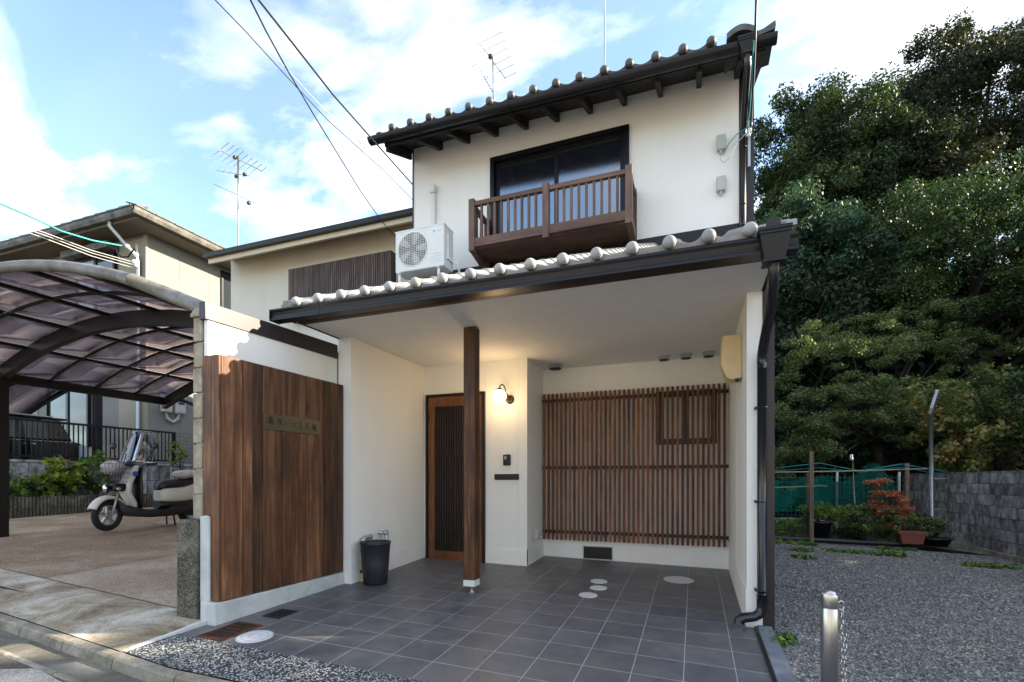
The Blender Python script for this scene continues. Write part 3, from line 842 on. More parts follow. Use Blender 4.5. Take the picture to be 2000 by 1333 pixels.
# balcony
BX0, BX1, BYF, BZ0, BZ1 = -2.41, -0.585, 5.09, 3.62, 4.235
bal = hb('balcony', 'balc_x', [(BX0+0.02,BX1-0.02,BYF+0.005,BYF+0.055,3.70,3.795), (BX0+0.03,BX1-0.03,BYF+0.056,5.595,3.69,3.715)])
for x in (BX0, (BX0+BX1)/2-0.035, BX1-0.07):
    MB().cbox(x, x+0.07, BYF-0.008, BYF+0.062, 3.655, 4.245, 0.003).build('post', M['balc'], bal)
for a, b in ((BX0+0.071, (BX0+BX1)/2-0.036), ((BX0+BX1)/2+0.036, BX1-0.071)):
    MB().cbox(a, b, BYF+0.002, BYF+0.052, 4.165, 4.215, 0.003).build('top_rail', M['balc_x'], bal)
    n = 9
    for k in range(n):
        x = a + (b-a)*(k+1)/(n+1)
        MB().box(x-0.0125, x+0.0125, BYF+0.012, BYF+0.037, 3.796, 4.164).build('baluster', M['balc'], bal)
for x in (BX0+0.01, BX1-0.06):     # side returns
    MB().box(x, x+0.05, BYF+0.063, 5.594, 4.160, 4.205).build('side_rail', M['balc_x'], bal)
    MB().box(x, x+0.05, BYF+0.063, 5.594, 3.716, 3.79).build('side_rail', M['balc_x'], bal)
    for k in range(3):
        y = BYF+0.13+0.13*k
        MB().box(x+0.012, x+0.037, y, y+0.025, 3.791, 4.159).build('baluster', M['balc'], bal)
    MB().box(x-0.004, x+0.054, 5.52, 5.594, 3.66, 4.24).build('post', M['balc'], bal)
    b = MB(); b.prism([(BYF+0.01,3.653),(5.594,3.653),(5.594,3.52),(5.50,3.52),(5.45,3.58)], 'x', x+0.0, x+0.06)
    b.build('bracket', M['balc_x'], bal)

# sculpted roof tile: shallow trough plus a raised roll
def kawara_mesh(name, mat, w, L, ball=False):
    m = MB(); n = 14; th = 0.016
    def prof(t):
        x = w*t
        if t < 0.62: z = 0.022*(1-math.sin(math.pi*t/0.62))
        else: z = 0.022 + 0.034*math.sin(math.pi*(t-0.62)/0.38)
        return x, z
    rings = []
    for (y, dz) in ((0.0, 0.0), (L, 0.0)):
        top = [prof(k/n) for k in range(n+1)]
        ring = [(x-w/2-0.0, y, z+dz) for x, z in top] + [(x-w/2, y, z-th+dz) for x, z in reversed(top)]
        rings.append(ring)
    m.loft(rings, smooth=True)
    if ball:
        xc = w*0.81-w/2
        m.tube([(xc, -0.012, 0.026), (xc, 0.06, 0.022)], [0.030, 0.036], 14)
        m.ball((xc, -0.030, 0.024), 0.045, 18, 12)
        # hanging apron between the rolls
        a = []; 
        for k in range(n+1):
            x, z = prof(k/n); a.append((x-w/2, z))
        rr = []
        for y in (-0.010, 0.006):
            rr.append([(x, y, z) for x, z in a] + [(x, y, -0.022) for x, z in reversed(a)])
        m.loft(rr, smooth=False)
    return m.mesh(name, mat)
def roof_field(parent, mat, x_first, w, ncol, nrow, y0, z0, slope, L, step, tilt=0.0, balls=None):
    ang = math.atan(slope)
    me_e = kawara_mesh('eave_tile', mat, w, L, True); me_f = kawara_mesh('roof_tile', mat, w, L)
    for r_ in range(nrow):
        for c_ in range(ncol):
            bx = x_first + c_*w
            s = r_*step
            y = y0 + s*math.cos(ang); z = z0 + s*math.sin(ang) + r_*0.0 + 0.010 - 0.020 + tilt*(bx-x_first)
            o = place('eave_tile' if r_ == 0 else 'roof_tile', me_e if r_ == 0 else me_f, parent,
                      loc=(bx - (w*0.81-w/2), y, z), rot=(ang - 0.045, -math.atan(tilt), 0))
# lower roof over the porch
def slab_roof(name, y0, z0, y1, slope, x0, x1, t, mat, parent, tilt=0.0):
    m = MB(); z1 = z0+(y1-y0)*slope
    m.hexa([(x0,y0,z0-t),(x1,y0,z0-t+tilt*(x1-x0)),(x1,y1,z1-t+tilt*(x1-x0)),(x0,y1,z1-t)], [(x0,y0,z0),(x1,y0,z0+tilt*(x1-x0)),(x1,y1,z1+tilt*(x1-x0)),(x0,y1,z1)])
    return m.build(name, mat, parent)
LR = slab_roof('porch_roof', 3.50, 2.625, 5.60, 0.455, -3.50, 0.53, 0.035, M['soffit'], house)
roof_field(LR, M['kawara'], -3.343, 0.2453, 16, 9, 3.50, 2.642, 0.455, 0.285, 0.262)
# verge tiles along both edges
ang = math.atan(0.455)
vt = MB(); vt.cbox(-0.035, 0.035, 0, 0.27, -0.055, 0.03, 0.006); vm = vt.mesh('verge_tile', M['kawara'])
for k in range(9):
    for x in (-3.50, 0.535):
        s = 0.262*k
        place('verge_tile', vm, LR, loc=(x, 3.50+s*math.cos(ang), 2.655+s*math.sin(ang)), rot=(ang-0.03,0,0))
MB().prism([(3.46,2.63),(3.47,2.67),(3.55,2.67),(3.55,2.60)], 'x', 0.535, 0.60).build('corner_tile', M['kawara'], LR)

# upper roof
UT = -0.018
def uz(x): return UT*(x+3.369)
UR = slab_roof('upper_roof', 5.02, 5.175, 8.6, 0.45, -3.55, 0.66, 0.05, M['soffit'], house, UT)
slab_roof('rear_roof', 8.6, 6.786, 13.4, -0.35, -3.55, 0.66, 0.05, M['kawara_old'], house, UT)
roof_field(UR, M['kawara_old'], -3.369, 0.2516, 15, 3, 5.03, 5.238, 0.45, 0.285, 0.262, UT)
m = MB(); m.hexa([(-3.55,5.75,5.53),(0.66,5.75,5.455),(0.66,8.6,6.74),(-3.55,8.6,6.815)], [(-3.55,5.75,5.57),(0.66,5.75,5.495),(0.66,8.6,6.78),(-3.55,8.6,6.855)])
m.build('roof_covering', M['kawara_old'], UR)
MB().prism([(5.0,5.14),(5.0,5.24),(8.6,6.85),(8.6,6.70)], 'x', -3.60, -3.54).build('barge_board', M['dark_metal'], UR)
MB().prism([(5.0,5.05),(5.0,5.17),(8.6,6.79),(8.6,6.62)], 'x', 0.62, 0.665).build('barge_board', M['dark_metal'], UR)
# end tiles at the right verge: a capped roll and an upturned corner
m = MB(); n = 12
for (x0_, x1_, rr) in ((0.285, 0.515, 0.115),):
    pts = [(x0_ + (x1_-x0_)*k/n, 5.135 + rr*0.62*math.sin(math.pi*(0.1+0.8*k/n))) for k in range(n+1)]
    lo = [(x, z-0.055) for x, z in reversed(pts)]
    m.prism(pts + lo, 'y', 4.93, 5.35)
m.build('verge_cap_tile', M['kawara_old'], UR)
m = MB(); m.prism([(0.50,5.13),(0.60,5.15),(0.69,5.195),(0.695,5.15),(0.69,5.12),(0.50,5.09)], 'y', 4.98, 5.4); m.build('corner_tile', M['kawara_old'], UR)
for x in [-3.04,-2.651,-2.267,-1.88,-1.499,-1.107,-0.725,-0.34,0.05,0.416]:
    z = uz(x)
    MB().hexa([(x-0.025,5.06,5.035+z),(x+0.025,5.06,5.035+z),(x+0.025,5.60,5.278+z),(x-0.025,5.60,5.278+z)], [(x-0.025,5.06,5.14+z),(x+0.025,5.06,5.14+z),(x+0.025,5.60,5.385+z),(x-0.025,5.60,5.385+z)]).build('rafter', M['soffit'], UR)
MB().hexa([(-3.50,5.03,5.07),(0.62,5.03,5.0),(0.62,5.055,5.0),(-3.50,5.055,5.07)], [(-3.50,5.03,5.165),(0.62,5.03,5.092),(0.62,5.055,5.092),(-3.50,5.055,5.165)]).build('fascia_board', M['soffit'], UR)
MB().hexa([(-3.50,5.056,5.02),(-3.47,5.056,5.02),(-3.47,5.60,5.25),(-3.50,5.60,5.25)], [(-3.50,5.056,5.15),(-3.47,5.056,5.15),(-3.47,5.60,5.40),(-3.50,5.60,5.40)]).build('barge_board', M['soffit'], UR)

# gutters (open troughs) with hangers, hoppers and downpipes
def half_round(r, n=10, t=0.006):
    o = [(r*math.cos(math.pi + math.pi*k/n), r*math.sin(math.pi + math.pi*k/n)) for k in range(n+1)]
    i = [((r-t)*math.cos(2*math.pi - math.pi*k/n), (r-t)*math.sin(2*math.pi - math.pi*k/n)) for k in range(n+1)]
    return o + i
def gutter(name, prof, x0, x1, y, z0, z1, mat, parent):
    m = MB()
    m.loft([[(x0, y+a, z0+b) for a, b in prof], [(x1, y+a, z1+b) for a, b in prof]], smooth=False)
    return m.build(name, mat, parent)
UG = gutter('upper_gutter', half_round(0.062), -3.66, 0.70, 4.965, 5.142, 5.030, M['dark_metal'], house)
for x in (-2.95, -1.86, -0.8, 0.2):
    z = 5.142 - (x+3.66)*0.112/4.36
    m = MB(); m.tube([(x, 4.965+0.066*math.cos(math.pi+math.pi*k/8), z+0.066*math.sin(math.pi+math.pi*k/8)) for k in range(9)], 0.005, 6)
    m.build('gutter_hanger', M['dark_metal'], UG)
ogee = [(-0.062,0.0),(-0.062,-0.012),(-0.052,-0.03),(-0.046,-0.055),(-0.050,-0.072),(-0.056,-0.078),(-0.056,-0.098),(0.05,-0.098),(0.05,0.0),(0.044,0.0),(0.044,-0.09),(-0.046,-0.09),(-0.040,-0.05),(-0.052,-0.006),(-0.054,0.0)]
LG = gutter('porch_gutter', ogee, -3.60, 0.60, 3.475, 2.588, 2.560, M['dark_metal'], house)
m = MB(); m.box(-3.605,-3.60,3.41,3.53,2.486,2.590); m.build('gutter_end', M['dark_metal'], LG)
m = MB(); m.loft([[(-3.16, 3.475+a*1.06, 2.5865+b*1.04) for a, b in ogee], [(-3.05, 3.475+a*1.06, 2.5860+b*1.04) for a, b in ogee]], smooth=False); m.build('gutter_joint', M['dark_metal'], LG)

def hopper(cx, cy, zt, w, d, h, parent, taper=0.68):
    m = MB()
    m.box(cx-w/2-0.008, cx+w/2+0.008, cy-d/2-0.008, cy+d/2, zt-0.022, zt)
    m.box(cx-w/2-0.004, cx+w/2+0.004, cy-d/2-0.004, cy+d/2-0.002, zt-0.042, zt-0.0235)
    b = [(cx-w/2*taper,cy-d/2*taper,zt-h),(cx+w/2*taper,cy-d/2*taper,zt-h),(cx+w/2*taper,cy+d/2*taper,zt-h),(cx-w/2*taper,cy+d/2*taper,zt-h)]
    t = [(cx-w/2,cy-d/2,zt-0.0425),(cx+w/2,cy-d/2,zt-0.0425),(cx+w/2,cy+d/2-0.004,zt-0.0425),(cx-w/2,cy+d/2-0.004,zt-0.0425)]
    m.hexa(b, t)
    m.box(cx-w/2*taper-0.006, cx+w/2*taper+0.006, cy-d/2*taper-0.006, cy+d/2*taper+0.006, zt-h-0.02, zt-h-0.001)
    return m.build('hopper', M['dark_metal'], parent, bevel=0.002)
H1 = hopper(0.465, 3.425, 2.592, 0.170, 0.15, 0.185, house)
MB().prism([(0.425+0.042*math.cos(math.pi*k/10)+0.035, 2.592+0.048*math.sin(math.pi*k/10)+0.03) for k in range(11)] + [(0.418,2.57),(0.502,2.57)], 'y', 3.40, 3.408).build('strap', M['black'], H1)
p = MB(); p.tube([(0.468,3.43,2.42),(0.468,3.43,2.36),(0.468,3.46,2.30),(0.480,3.62,2.19),(0.488,4.08,2.06),(0.488,4.185,2.00),(0.488,4.19,1.90)], 0.0355, 16)
p.build('downpipe', M['pipe'], H1)
p = MB(); p.tube([(0.488,4.19,1.93),(0.488,4.19,0.14)], 0.0335, 18); p.build('downpipe', M['pipe'], H1)
p = MB(); p.tube([(0.488,4.19,0.17),(0.488,4.19,0.06),(0.470,4.185,0.02),(0.43,4.17,0.0),(0.36,4.15,-0.01),(0.325,4.14,-0.03),(0.318,4.14,-0.10)], 0.038, 16); p.build('pipe_elbow', M['pipe'], H1)
p = MB(); p.tube([(0.318,4.14,-0.055),(0.318,4.14,-0.16)], 0.046, 18); p.build('pipe_socket', M['blue_kerb'], H1)
for z in (1.60, 0.88, 0.20):
    m = MB(); m.tube([(0.488+0.0375*math.cos(2*math.pi*k/16), 4.19+0.0375*math.sin(2*math.pi*k/16), z) for k in range(16)], 0.004, 6, closed=True)
    m.box(0.440, 0.452, 4.185, 4.249, z-0.01, z+0.01); m.build('pipe_clip', M['black'], H1)
H2 = hopper(0.455, 4.93, 5.045, 0.15, 0.13, 0.125, house, 0.6)
p = MB(); p.tube([(0.455,4.93,4.91),(0.455,4.93,4.86),(0.460,4.96,4.81),(0.470,5.46,4.62),(0.470,5.53,4.55)], 0.032, 14); p.build('downpipe', M['pipe'], H2)
p = MB(); p.tube([(0.470,5.53,4.57),(0.470,5.53,3.72),(0.465,5.48,3.62),(0.46,5.40,3.57)], 0.030, 14); p.build('downpipe', M['dark_metal'], H2)
for z in (4.44, 3.86):
    m = MB(); m.tube([(0.470+0.034*math.cos(2*math.pi*k/14), 5.53+0.034*math.sin(2*math.pi*k/14), z) for k in range(14)], 0.004, 6, closed=True); m.build('pipe_clip', M['black'], H2)

# porch post on its steel foot
PO = hb('porch_post', 'post', [(-2.075,-1.957,4.265,4.383,0.088,ZC-0.003)], bevel=0.004)
hb('post_shoe', 'white_plastic', [(-2.074,-1.958,4.262,4.386,0.028,0.087)], PO)
MB().tube([(-2.015,4.325,0.03),(-2.015,4.325,-0.06)], 0.017, 12).build('post_foot', M['zinc'], PO)
MB().lathe([(0.032,0.0),(0.032,0.006),(0.018,0.010)], (-2.015,4.325,fz(-2.015,4.325)), 16).build('foot_plate', M['zinc'], PO)

# entrance door
DX0, DX1, DZ0, DZ1 = -3.262, -2.432, 0.005, 2.143
dr = hb('door', 'dark_metal', [(DX0,DX0+0.03,5.585,5.70,DZ0,DZ1), (DX1-0.03,DX1,5.585,5.70,DZ0,DZ1), (DX0+0.03,DX1-0.03,5.585,5.70,DZ1-0.03,DZ1), (DX0+0.03,DX1-0.03,5.585,5.70,DZ0,DZ0+0.012)])
a, b = DX0+0.031, DX1-0.031
hb('door_stile', 'door', [(a,a+0.088,5.605,5.645,0.02,DZ1-0.032)], dr); hb('door_stile', 'door', [(b-0.088,b,5.605,5.645,0.02,DZ1-0.032)], dr)
hb('door_rail', 'door', [(a+0.089,b-0.089,5.605,5.645,DZ1-0.155,DZ1-0.032)], dr); hb('door_rail', 'door', [(a+0.089,b-0.089,5.605,5.645,0.02,0.135)], dr)
hb('door_glass', 'win_dark', [(a+0.089,b-0.089,5.632,5.638,0.135,DZ1-0.155)], dr)
n = 17
for k in range(n):
    x = a+0.089 + (b-a-0.178)*(k+0.5)/n
    hb('door_slat', 'slat_x', [(x-0.0075,x+0.0075,5.608,5.628,0.135,DZ1-0.155)], dr)
for z in (0.76, 1.36): hb('door_crossbar', 'slat_x', [(a+0.089,b-0.089,5.612,5.626,z-0.012,z+0.003)], dr)
for z in (0.25, 1.05, 1.85): hb('hinge', 'black', [(DX0+0.022,DX0+0.04,5.575,5.606,z-0.05,z+0.05)], dr)
hb('door_handle', 'steel', [(b-0.060,b-0.040,5.562,5.575,0.95,1.28), (b-0.056,b-0.044,5.575,5.604,0.97,0.985), (b-0.056,b-0.044,5.575,5.604,1.245,1.26)], dr, bevel=0.003)
hb('lock_plate', 'chrome', [(b-0.066,b-0.034,5.598,5.604,0.94,1.08)], dr)
hb('dark_hall_panel', 'black', [(DX0-0.05,DX1+0.05,5.77,5.80,-0.05,2.2)])  # black panel standing in for the dark of the hallway

# slatted lattice screen in front of the kitchen window
LS = hb('lattice_screen', 'slat_x', [(-1.880,0.380,6.240,6.272,2.066,2.102), (-1.880,0.380,6.240,6.272,1.187,1.223), (-1.880,0.380,6.240,6.272,0.350,0.386)])
sm = MB().cbox(-0.0148,0.0148,-0.011,0.011,-0.954,0.954,0.0015).mesh('slat', M['slat'])
for k in range(39):
    place('slat', sm, LS, loc=(-1.848+0.05745*k, 6.2265, 1.217))
kw = hb('window', 'black', [(-0.44,0.255,6.272,6.301,2.05,2.125), (-0.44,0.255,6.272,6.301,1.475,1.545), (-0.44,-0.375,6.272,6.301,1.545,2.05), (0.19,0.255,6.272,6.301,1.545,2.05), (-0.135,-0.06,6.274,6.301,1.545,2.05)])
hb('pane', 'frost', [(-0.395,-0.125,6.290,6.3005,1.53,2.07)], kw); hb('pane', 'frost', [(-0.065,0.21,6.290,6.3005,1.53,2.07)], kw)
# floor-level vent grille
vg = hb('vent_grille', 'zinc', [(-1.348,-0.962,6.284,6.294,0.186,0.198), (-1.348,-0.962,6.284,6.294,0.020,0.032), (-1.348,-1.336,6.284,6.294,0.032,0.186), (-0.974,-0.962,6.284,6.294,0.032,0.186)])
hb('vent_back', 'black', [(-1.336,-0.974,6.2915,6.2935,0.032,0.186)], vg)
m = MB()
for k in range(26):
    x = -1.40+0.018*k
    for s_ in (1, -1):
        xa, xb = x, x+0.10*s_
        za, zb = 0.034, 0.184
        if s_ == -1: xa += 0.06; xb += 0.06
        # clip to the opening
        def cl(xa, za, xb, zb):
            t0, t1 = 0.0, 1.0
            for lim, sg in ((-1.335, 1), (-0.975, -1)):
                da, db = (xa-lim)*sg, (xb-lim)*sg
                if da < 0 and db < 0: return None
                if da < 0: t0 = max(t0, da/(da-db))
                if db < 0: t1 = min(t1, da/(da-db))
            if t1 <= t0: return None
            return (xa+(xb-xa)*t0, za+(zb-za)*t0, xa+(xb-xa)*t1, za+(zb-za)*t1)
        c = cl(xa, za, xb, zb)
        if c: m.tube([(c[0], 6.2895, c[1]), (c[2], 6.2895, c[3])], 0.0011, 3, cap=False)
m.build('vent_mesh', M['iron'], vg)
# garden tap on the side of the recess
tp = MB(); tp.prism([(5.80,0.31),(5.80,0.43),(5.83,0.42),(5.86,0.33),(5.86,0.31)], 'x', -1.875, -1.80); tp = tp.build('wall_tap', M['grey_plastic'], house, bevel=0.004)
MB().tube([(-1.80,5.845,0.345),(-1.775,5.845,0.345),(-1.765,5.845,0.315)], 0.009, 10).build('tap_spout', M['steel'], tp)

# =================================================================== THINGS FIXED TO THE HOUSE
# wall lamp
GL = (-2.18, 5.455, 2.045)
wl = thing('wall_lamp', 'lit white globe lamp on a dark gooseneck bracket right of the door', 'wall lamp', (-2.10, 5.62, 2.02))
MB().lathe([(0.052,0.0),(0.052,-0.012),(0.040,-0.022)], (-2.105,5.62,2.025), 24, 'y').build('wall_plate', M['black'], wl)
m = MB(); m.tube([(-2.105,5.60,2.03),(-2.12,5.56,2.035),(-2.125,5.54,2.08)], 0.026, 14); m.build('lamp_base', M['door'], wl)
m = MB(); m.tube([(-2.125,5.545,2.06),(-2.13,5.53,2.13),(-2.14,5.51,2.175),(-2.155,5.485,2.19),(-2.172,5.463,2.175),(-2.18,5.455,2.13)], 0.0075, 10); m.build('gooseneck', M['black'], wl)
MB().lathe([(0.052,0.0),(0.050,0.012),(0.03,0.022),(0.012,0.03)], (GL[0],GL[1],GL[2]+0.068), 24).build('lamp_cap', M['black'], wl)
MB().ball(GL, 0.083, 28, 18).build('globe', M['globe'], wl)
pl = bpy.data.lights.new('globe_light', 'POINT'); pl.energy = 2.0; pl.color = (1.0, 0.66, 0.32); pl.shadow_soft_size = 0.083
plo = bpy.data.objects.new('globe_light', pl); COL.objects.link(plo); plo.location = (GL[0], GL[1]-0.10, GL[2]-0.01)
plo.parent = wl; plo.location = Vector((GL[0], GL[1]-0.10, GL[2]-0.01)) - Vector(wl.location)

ic = thing('intercom', 'small black intercom panel on the wall above the mail slot', 'intercom', (-2.14, 5.62, 1.21))
MB().cbox(-2.188,-2.094,5.594,5.6195,1.222,1.356,0.006).build('housing', M['black'], ic)
MB().box(-2.172,-2.140,5.5915,5.5938,1.295,1.338).build('camera_window', M['win_nb'], ic)
MB().box(-2.172,-2.140,5.5915,5.5938,1.235,1.280).build('call_button', M['dark_metal'], ic)
ms = thing('mail_slot', 'black letter slot in the white wall below the intercom', 'mail slot', (-2.145, 5.62, 1.045))
MB().cbox(-2.305,-1.988,5.600,5.6195,1.046,1.118,0.004).build('slot_frame', M['black'], ms)
MB().cbox(-2.295,-1.998,5.596,5.5998,1.054,1.100,0.0015).build('flap', M['dark_metal'], ms)

fp = thing('alarm_box', 'cream plastic appliance box high on the right porch wall', 'box', (0.30, 4.8, 1.93))
m = MB(); m.prism([(0.389,2.295),(0.25,2.305),(0.228,2.28),(0.222,2.05),(0.262,1.945),(0.300,1.915),(0.389,1.925)], 'y', 4.64, 4.86)
m.build('housing', M['beige_plastic'], fp, bevel=0.012)
MB().box(0.308,0.3095,4.6385,4.6395,1.94,2.29).build('seam', M['cream_fascia'], fp)
MB().cbox(0.290,0.328,4.627,4.6395,2.085,2.105,0.003).build('latch', M['beige_plastic'], fp)
MB().box(0.340,0.368,4.66,4.72,1.904,1.922).build('outlet', M['black'], fp)

lab = ['large round steel ceiling vent, leftmost, by the recess corner', 'small round steel ceiling vent, leftmost of the three over the window', 'small round steel ceiling vent, middle of the three over the window', 'small round steel ceiling vent beside the cream box, rightmost']
for k, (x, y, r_) in enumerate(((-1.66,6.08,0.098),(-0.331,6.08,0.072),(-0.085,6.08,0.072),(0.159,6.08,0.072))):
    t = thing('ceiling_vent', lab[k], 'vent', (x, y, ZC), group='round vents in the porch ceiling')
    MB().lathe([(r_,0.0),(r_,-0.006),(r_*0.86,-0.014),(r_*0.80,-0.044),(r_*0.72,-0.046)], (x,y,ZC-0.001), 28).build('vent_ring', M['zinc'], t)
    m = MB(); 
    for i in range(-4, 5):
        h = math.sqrt(max(0, 1-(i/5)**2))*r_*0.78
        m.box(x+i*r_*0.155-0.002, x+i*r_*0.155+0.002, y-h, y+h, ZC-0.054, ZC-0.048); m.box(x-h, x+h, y+i*r_*0.155-0.002, y+i*r_*0.155+0.002, ZC-0.0535, ZC-0.0485)
    m.build('grille', M['black'], t)
    MB().lathe([(r_*0.74,0.0),(r_*0.74,-0.001)], (x,y,ZC-0.0472), 24).build('vent_shade_disc', M['black'], t)  # black disc, shade inside the vent put into its colour

# air conditioner on its stand
ac = thing('air_conditioner', 'white outdoor air conditioner unit standing on the porch roof tiles', 'air conditioner', (-2.95, 5.0, 3.33))
AX0, AX1, AY0, AY1, AZ0, AZ1 = -3.262, -2.625, 4.90, 5.125, 3.452, 3.925
MB().cbox(AX0,AX1,AY0,AY1,AZ0,AZ1,0.008).build('casing', M['white_plastic'], ac)
MB().cbox(AX0-0.004,AX1+0.004,AY0-0.004,AY1+0.004,AZ1-0.012,AZ1+0.006,0.003).build('lid', M['white_plastic'], ac)
fc = Vector((-3.03, AY0, 3.70)); fr_ = 0.188
m = MB(); m.lathe([(fr_,-0.004),(fr_+0.014,-0.006),(fr_+0.016,0.0)], tuple(fc), 40, 'y'); m.f = [f for f in m.f if len(f) == 4]; m.sm = m.sm[:len(m.f)]; m.build('fan_ring', M['white_plastic'], ac)
MB().lathe([(fr_,-0.0015),(fr_,-0.001)], tuple(fc), 40, 'y').build('fan_shade_disc', plain('fan_shadow', (0.10,0.10,0.08), 0.6), ac)  # flat dark disc, shade inside the fan opening put into its colour
m = MB()
for k in range(-9, 10):
    o = k*0.0195; h = math.sqrt(max(0, fr_**2-o*o))
    m.box(fc.x-h, fc.x+h, AY0-0.010, AY0-0.007, fc.z+o-0.0022, fc.z+o+0.0022)
for k in range(-6, 7):
    o = k*0.029; h = math.sqrt(max(0, fr_**2-o*o))
    m.box(fc.x+o-0.0016, fc.x+o+0.0016, AY0-0.0138, AY0-0.0102, fc.z-h, fc.z+h)
m.build('fan_grille', M['white_plastic'], ac)
m = MB()
for k in range(5):
    a_ = 2*math.pi*k/5; pts = []
    for t_, w_ in ((0.25,0.035),(0.6,0.07),(0.95,0.085)):
        pts.append((fc.x+fr_*t_*math.cos(a_), fc.z+fr_*t_*math.sin(a_), w_))
    v = []
    for (x_, z_, w_) in pts: v += [(x_-w_*math.sin(a_)*0.5, AY0-0.0035, z_+w_*math.cos(a_)*0.5), (x_+w_*math.sin(a_)*0.5, AY0-0.0025, z_-w_*math.cos(a_)*0.5)]
    m.add(v, [(0,1,3,2),(2,3,5,4)])
m.build('fan', M['grey_plastic'], ac)
MB().prism([(-2.765,3.865),(-2.735,3.868),(-2.752,3.835)], 'y', AY0-0.0012, AY0-0.0002).build('logo_mark', M['cyan'], ac)
def text_mesh(body, size, mat, parent, loc, rot, name='lettering', ext=0.0004, shear=0.0):
    cu = bpy.data.curves.new(name, 'FONT'); cu.body = body; cu.size = size; cu.extrude = ext; cu.align_x = 'CENTER'; cu.align_y = 'CENTER'; cu.shear = shear
    ob = bpy.data.objects.new(name, cu); COL.objects.link(ob)
    dg = bpy.context.evaluated_depsgraph_get(); me = bpy.data.meshes.new_from_object(ob.evaluated_get(dg))
    bpy.data.objects.remove(ob); me.materials.clear(); me.materials.append(mat); me.name = name
    return place(name, me, parent, loc=loc, rot=rot)
text_mesh('DAIKIN', 0.018, M['grey_plastic'], ac, (-2.685,AY0-0.0012,3.85), (R(90),0,0))
for z in (3.60,3.57,3.54,3.51): MB().box(-2.80,-2.655,AY0-0.0015,AY0-0.0002,z,z+0.003).build('panel_groove', M['grey_plastic'], ac)
MB().cbox(AX1+0.0005,AX1+0.020,AY0+0.07,AY0+0.19,3.55,3.84,0.004).build('service_cover', M['white_plastic'], ac)
for x in (-3.215, -2.70):
    for y in (4.915, 5.09):
        zz = 2.70+0.455*(y-3.50)
        m = MB(); m.box(x-0.016,x+0.016,y-0.003,y+0.002,zz-0.02,AZ0-0.012); m.box(x-0.016,x-0.012,y+0.002,y+0.022,zz-0.02,AZ0-0.012)
        m.build('stand_leg', M['white_plastic'], ac)
    MB().box(x-0.018,x+0.018,AY0-0.01,AY1+0.03,AZ0-0.0115,AZ0-0.001).build('stand_rail', M['white_plastic'], ac)
m = MB(); 
for dz in (0.0, 0.03): m.tube([(AX1+0.01,AY0+0.15,3.56+dz),(AX1+0.07,AY0+0.17,3.54+dz),(AX1+0.09,AY0+0.20,3.44+dz),(AX1+0.04,AY0+0.32,3.42+dz),(AX1-0.05,5.40,3.47),(AX1-0.06,5.52,3.60)], 0.011, 8)
m.build('refrigerant_hose', M['white_plastic'], ac)
pc = thing('pipe_cover', 'white plastic pipe duct rising on the upper wall above the air conditioner', 'pipe cover', (-3.135, 5.6, 3.75))
MB().cbox(-3.165,-3.105,5.545,5.598,3.62,4.715,0.006).build('duct', M['white_plastic'], pc)
MB().cbox(-3.175,-3.095,5.520,5.598,4.716,4.825,0.012).build('duct_cap', M['white_plastic'], pc)
for k, (z, lb) in enumerate(((4.56, 'grey junction box with cables, upper one of two beside the downpipe'), (4.13, 'small grey junction box, lower one of two beside the downpipe'))):
    t = thing('junction_box', lb, 'junction box', (0.265, 5.6, z-0.08))
    MB().cbox(0.222,0.310,5.535,5.598,z-0.075,z+0.075,0.006).build('housing', M['grey_plastic'], t)
    MB().tube([(0.266,5.565,z-0.076),(0.266,5.565,z-0.115)], 0.016, 10).build('cable_gland', M['grey_plastic'], t)
# waste pipe cluster and bin by the left porch wall
gp = thing('gas_pipes', 'galvanised pipe fittings with yellow tape behind the black bin', 'pipe fittings', (-3.27, 4.3, 0.0))
m = MB(); m.tube([(-3.262,4.30,-0.04),(-3.262,4.30,0.16)], 0.020, 12); m.build('taped_pipe', plain('yellow_tape', (0.50,0.40,0.18), 0.6), gp)
m = MB(); m.tube([(-3.262,4.30,0.165),(-3.262,4.30,0.40),(-3.25,4.31,0.435),(-3.245,4.36,0.44),(-3.25,4.42,0.43),(-3.30,4.42,0.43)], 0.021, 12); m.ball((-3.262,4.30,0.30), 0.028); m.ball((-3.262,4.30,0.41), 0.030); m.ball((-3.248,4.40,0.44), 0.030); m.build('fitting', M['zinc'], gp)
m = MB(); m.tube([(-3.29,4.62,0.46),(-3.22,4.62,0.46),(-3.19,4.62,0.43),(-3.19,4.62,-0.02)], 0.021, 12); m.ball((-3.20,4.62,0.46), 0.032); m.build('fitting', M['zinc'], gp)
MB().box(-3.284,-3.240,4.279,4.322,0.07,0.10).build('tape_band', M['black'], gp)
bn = thing('waste_bin', 'tall black round plastic bin standing on the tiles by the left wall', 'bin', (-3.09, 4.28, fz(-3.09,4.28)))
zb = fz(-3.09,4.28)
MB().lathe([(0.112,0.0),(0.122,0.01),(0.138,0.22),(0.150,0.405),(0.158,0.412),(0.158,0.432),(0.146,0.434),(0.142,0.40),(0.118,0.03)], (-3.09,4.28,zb), 36).build('bin_body', plain('bin_plastic', (0.020,0.019,0.024), 0.5, 0, 0.05), bn)

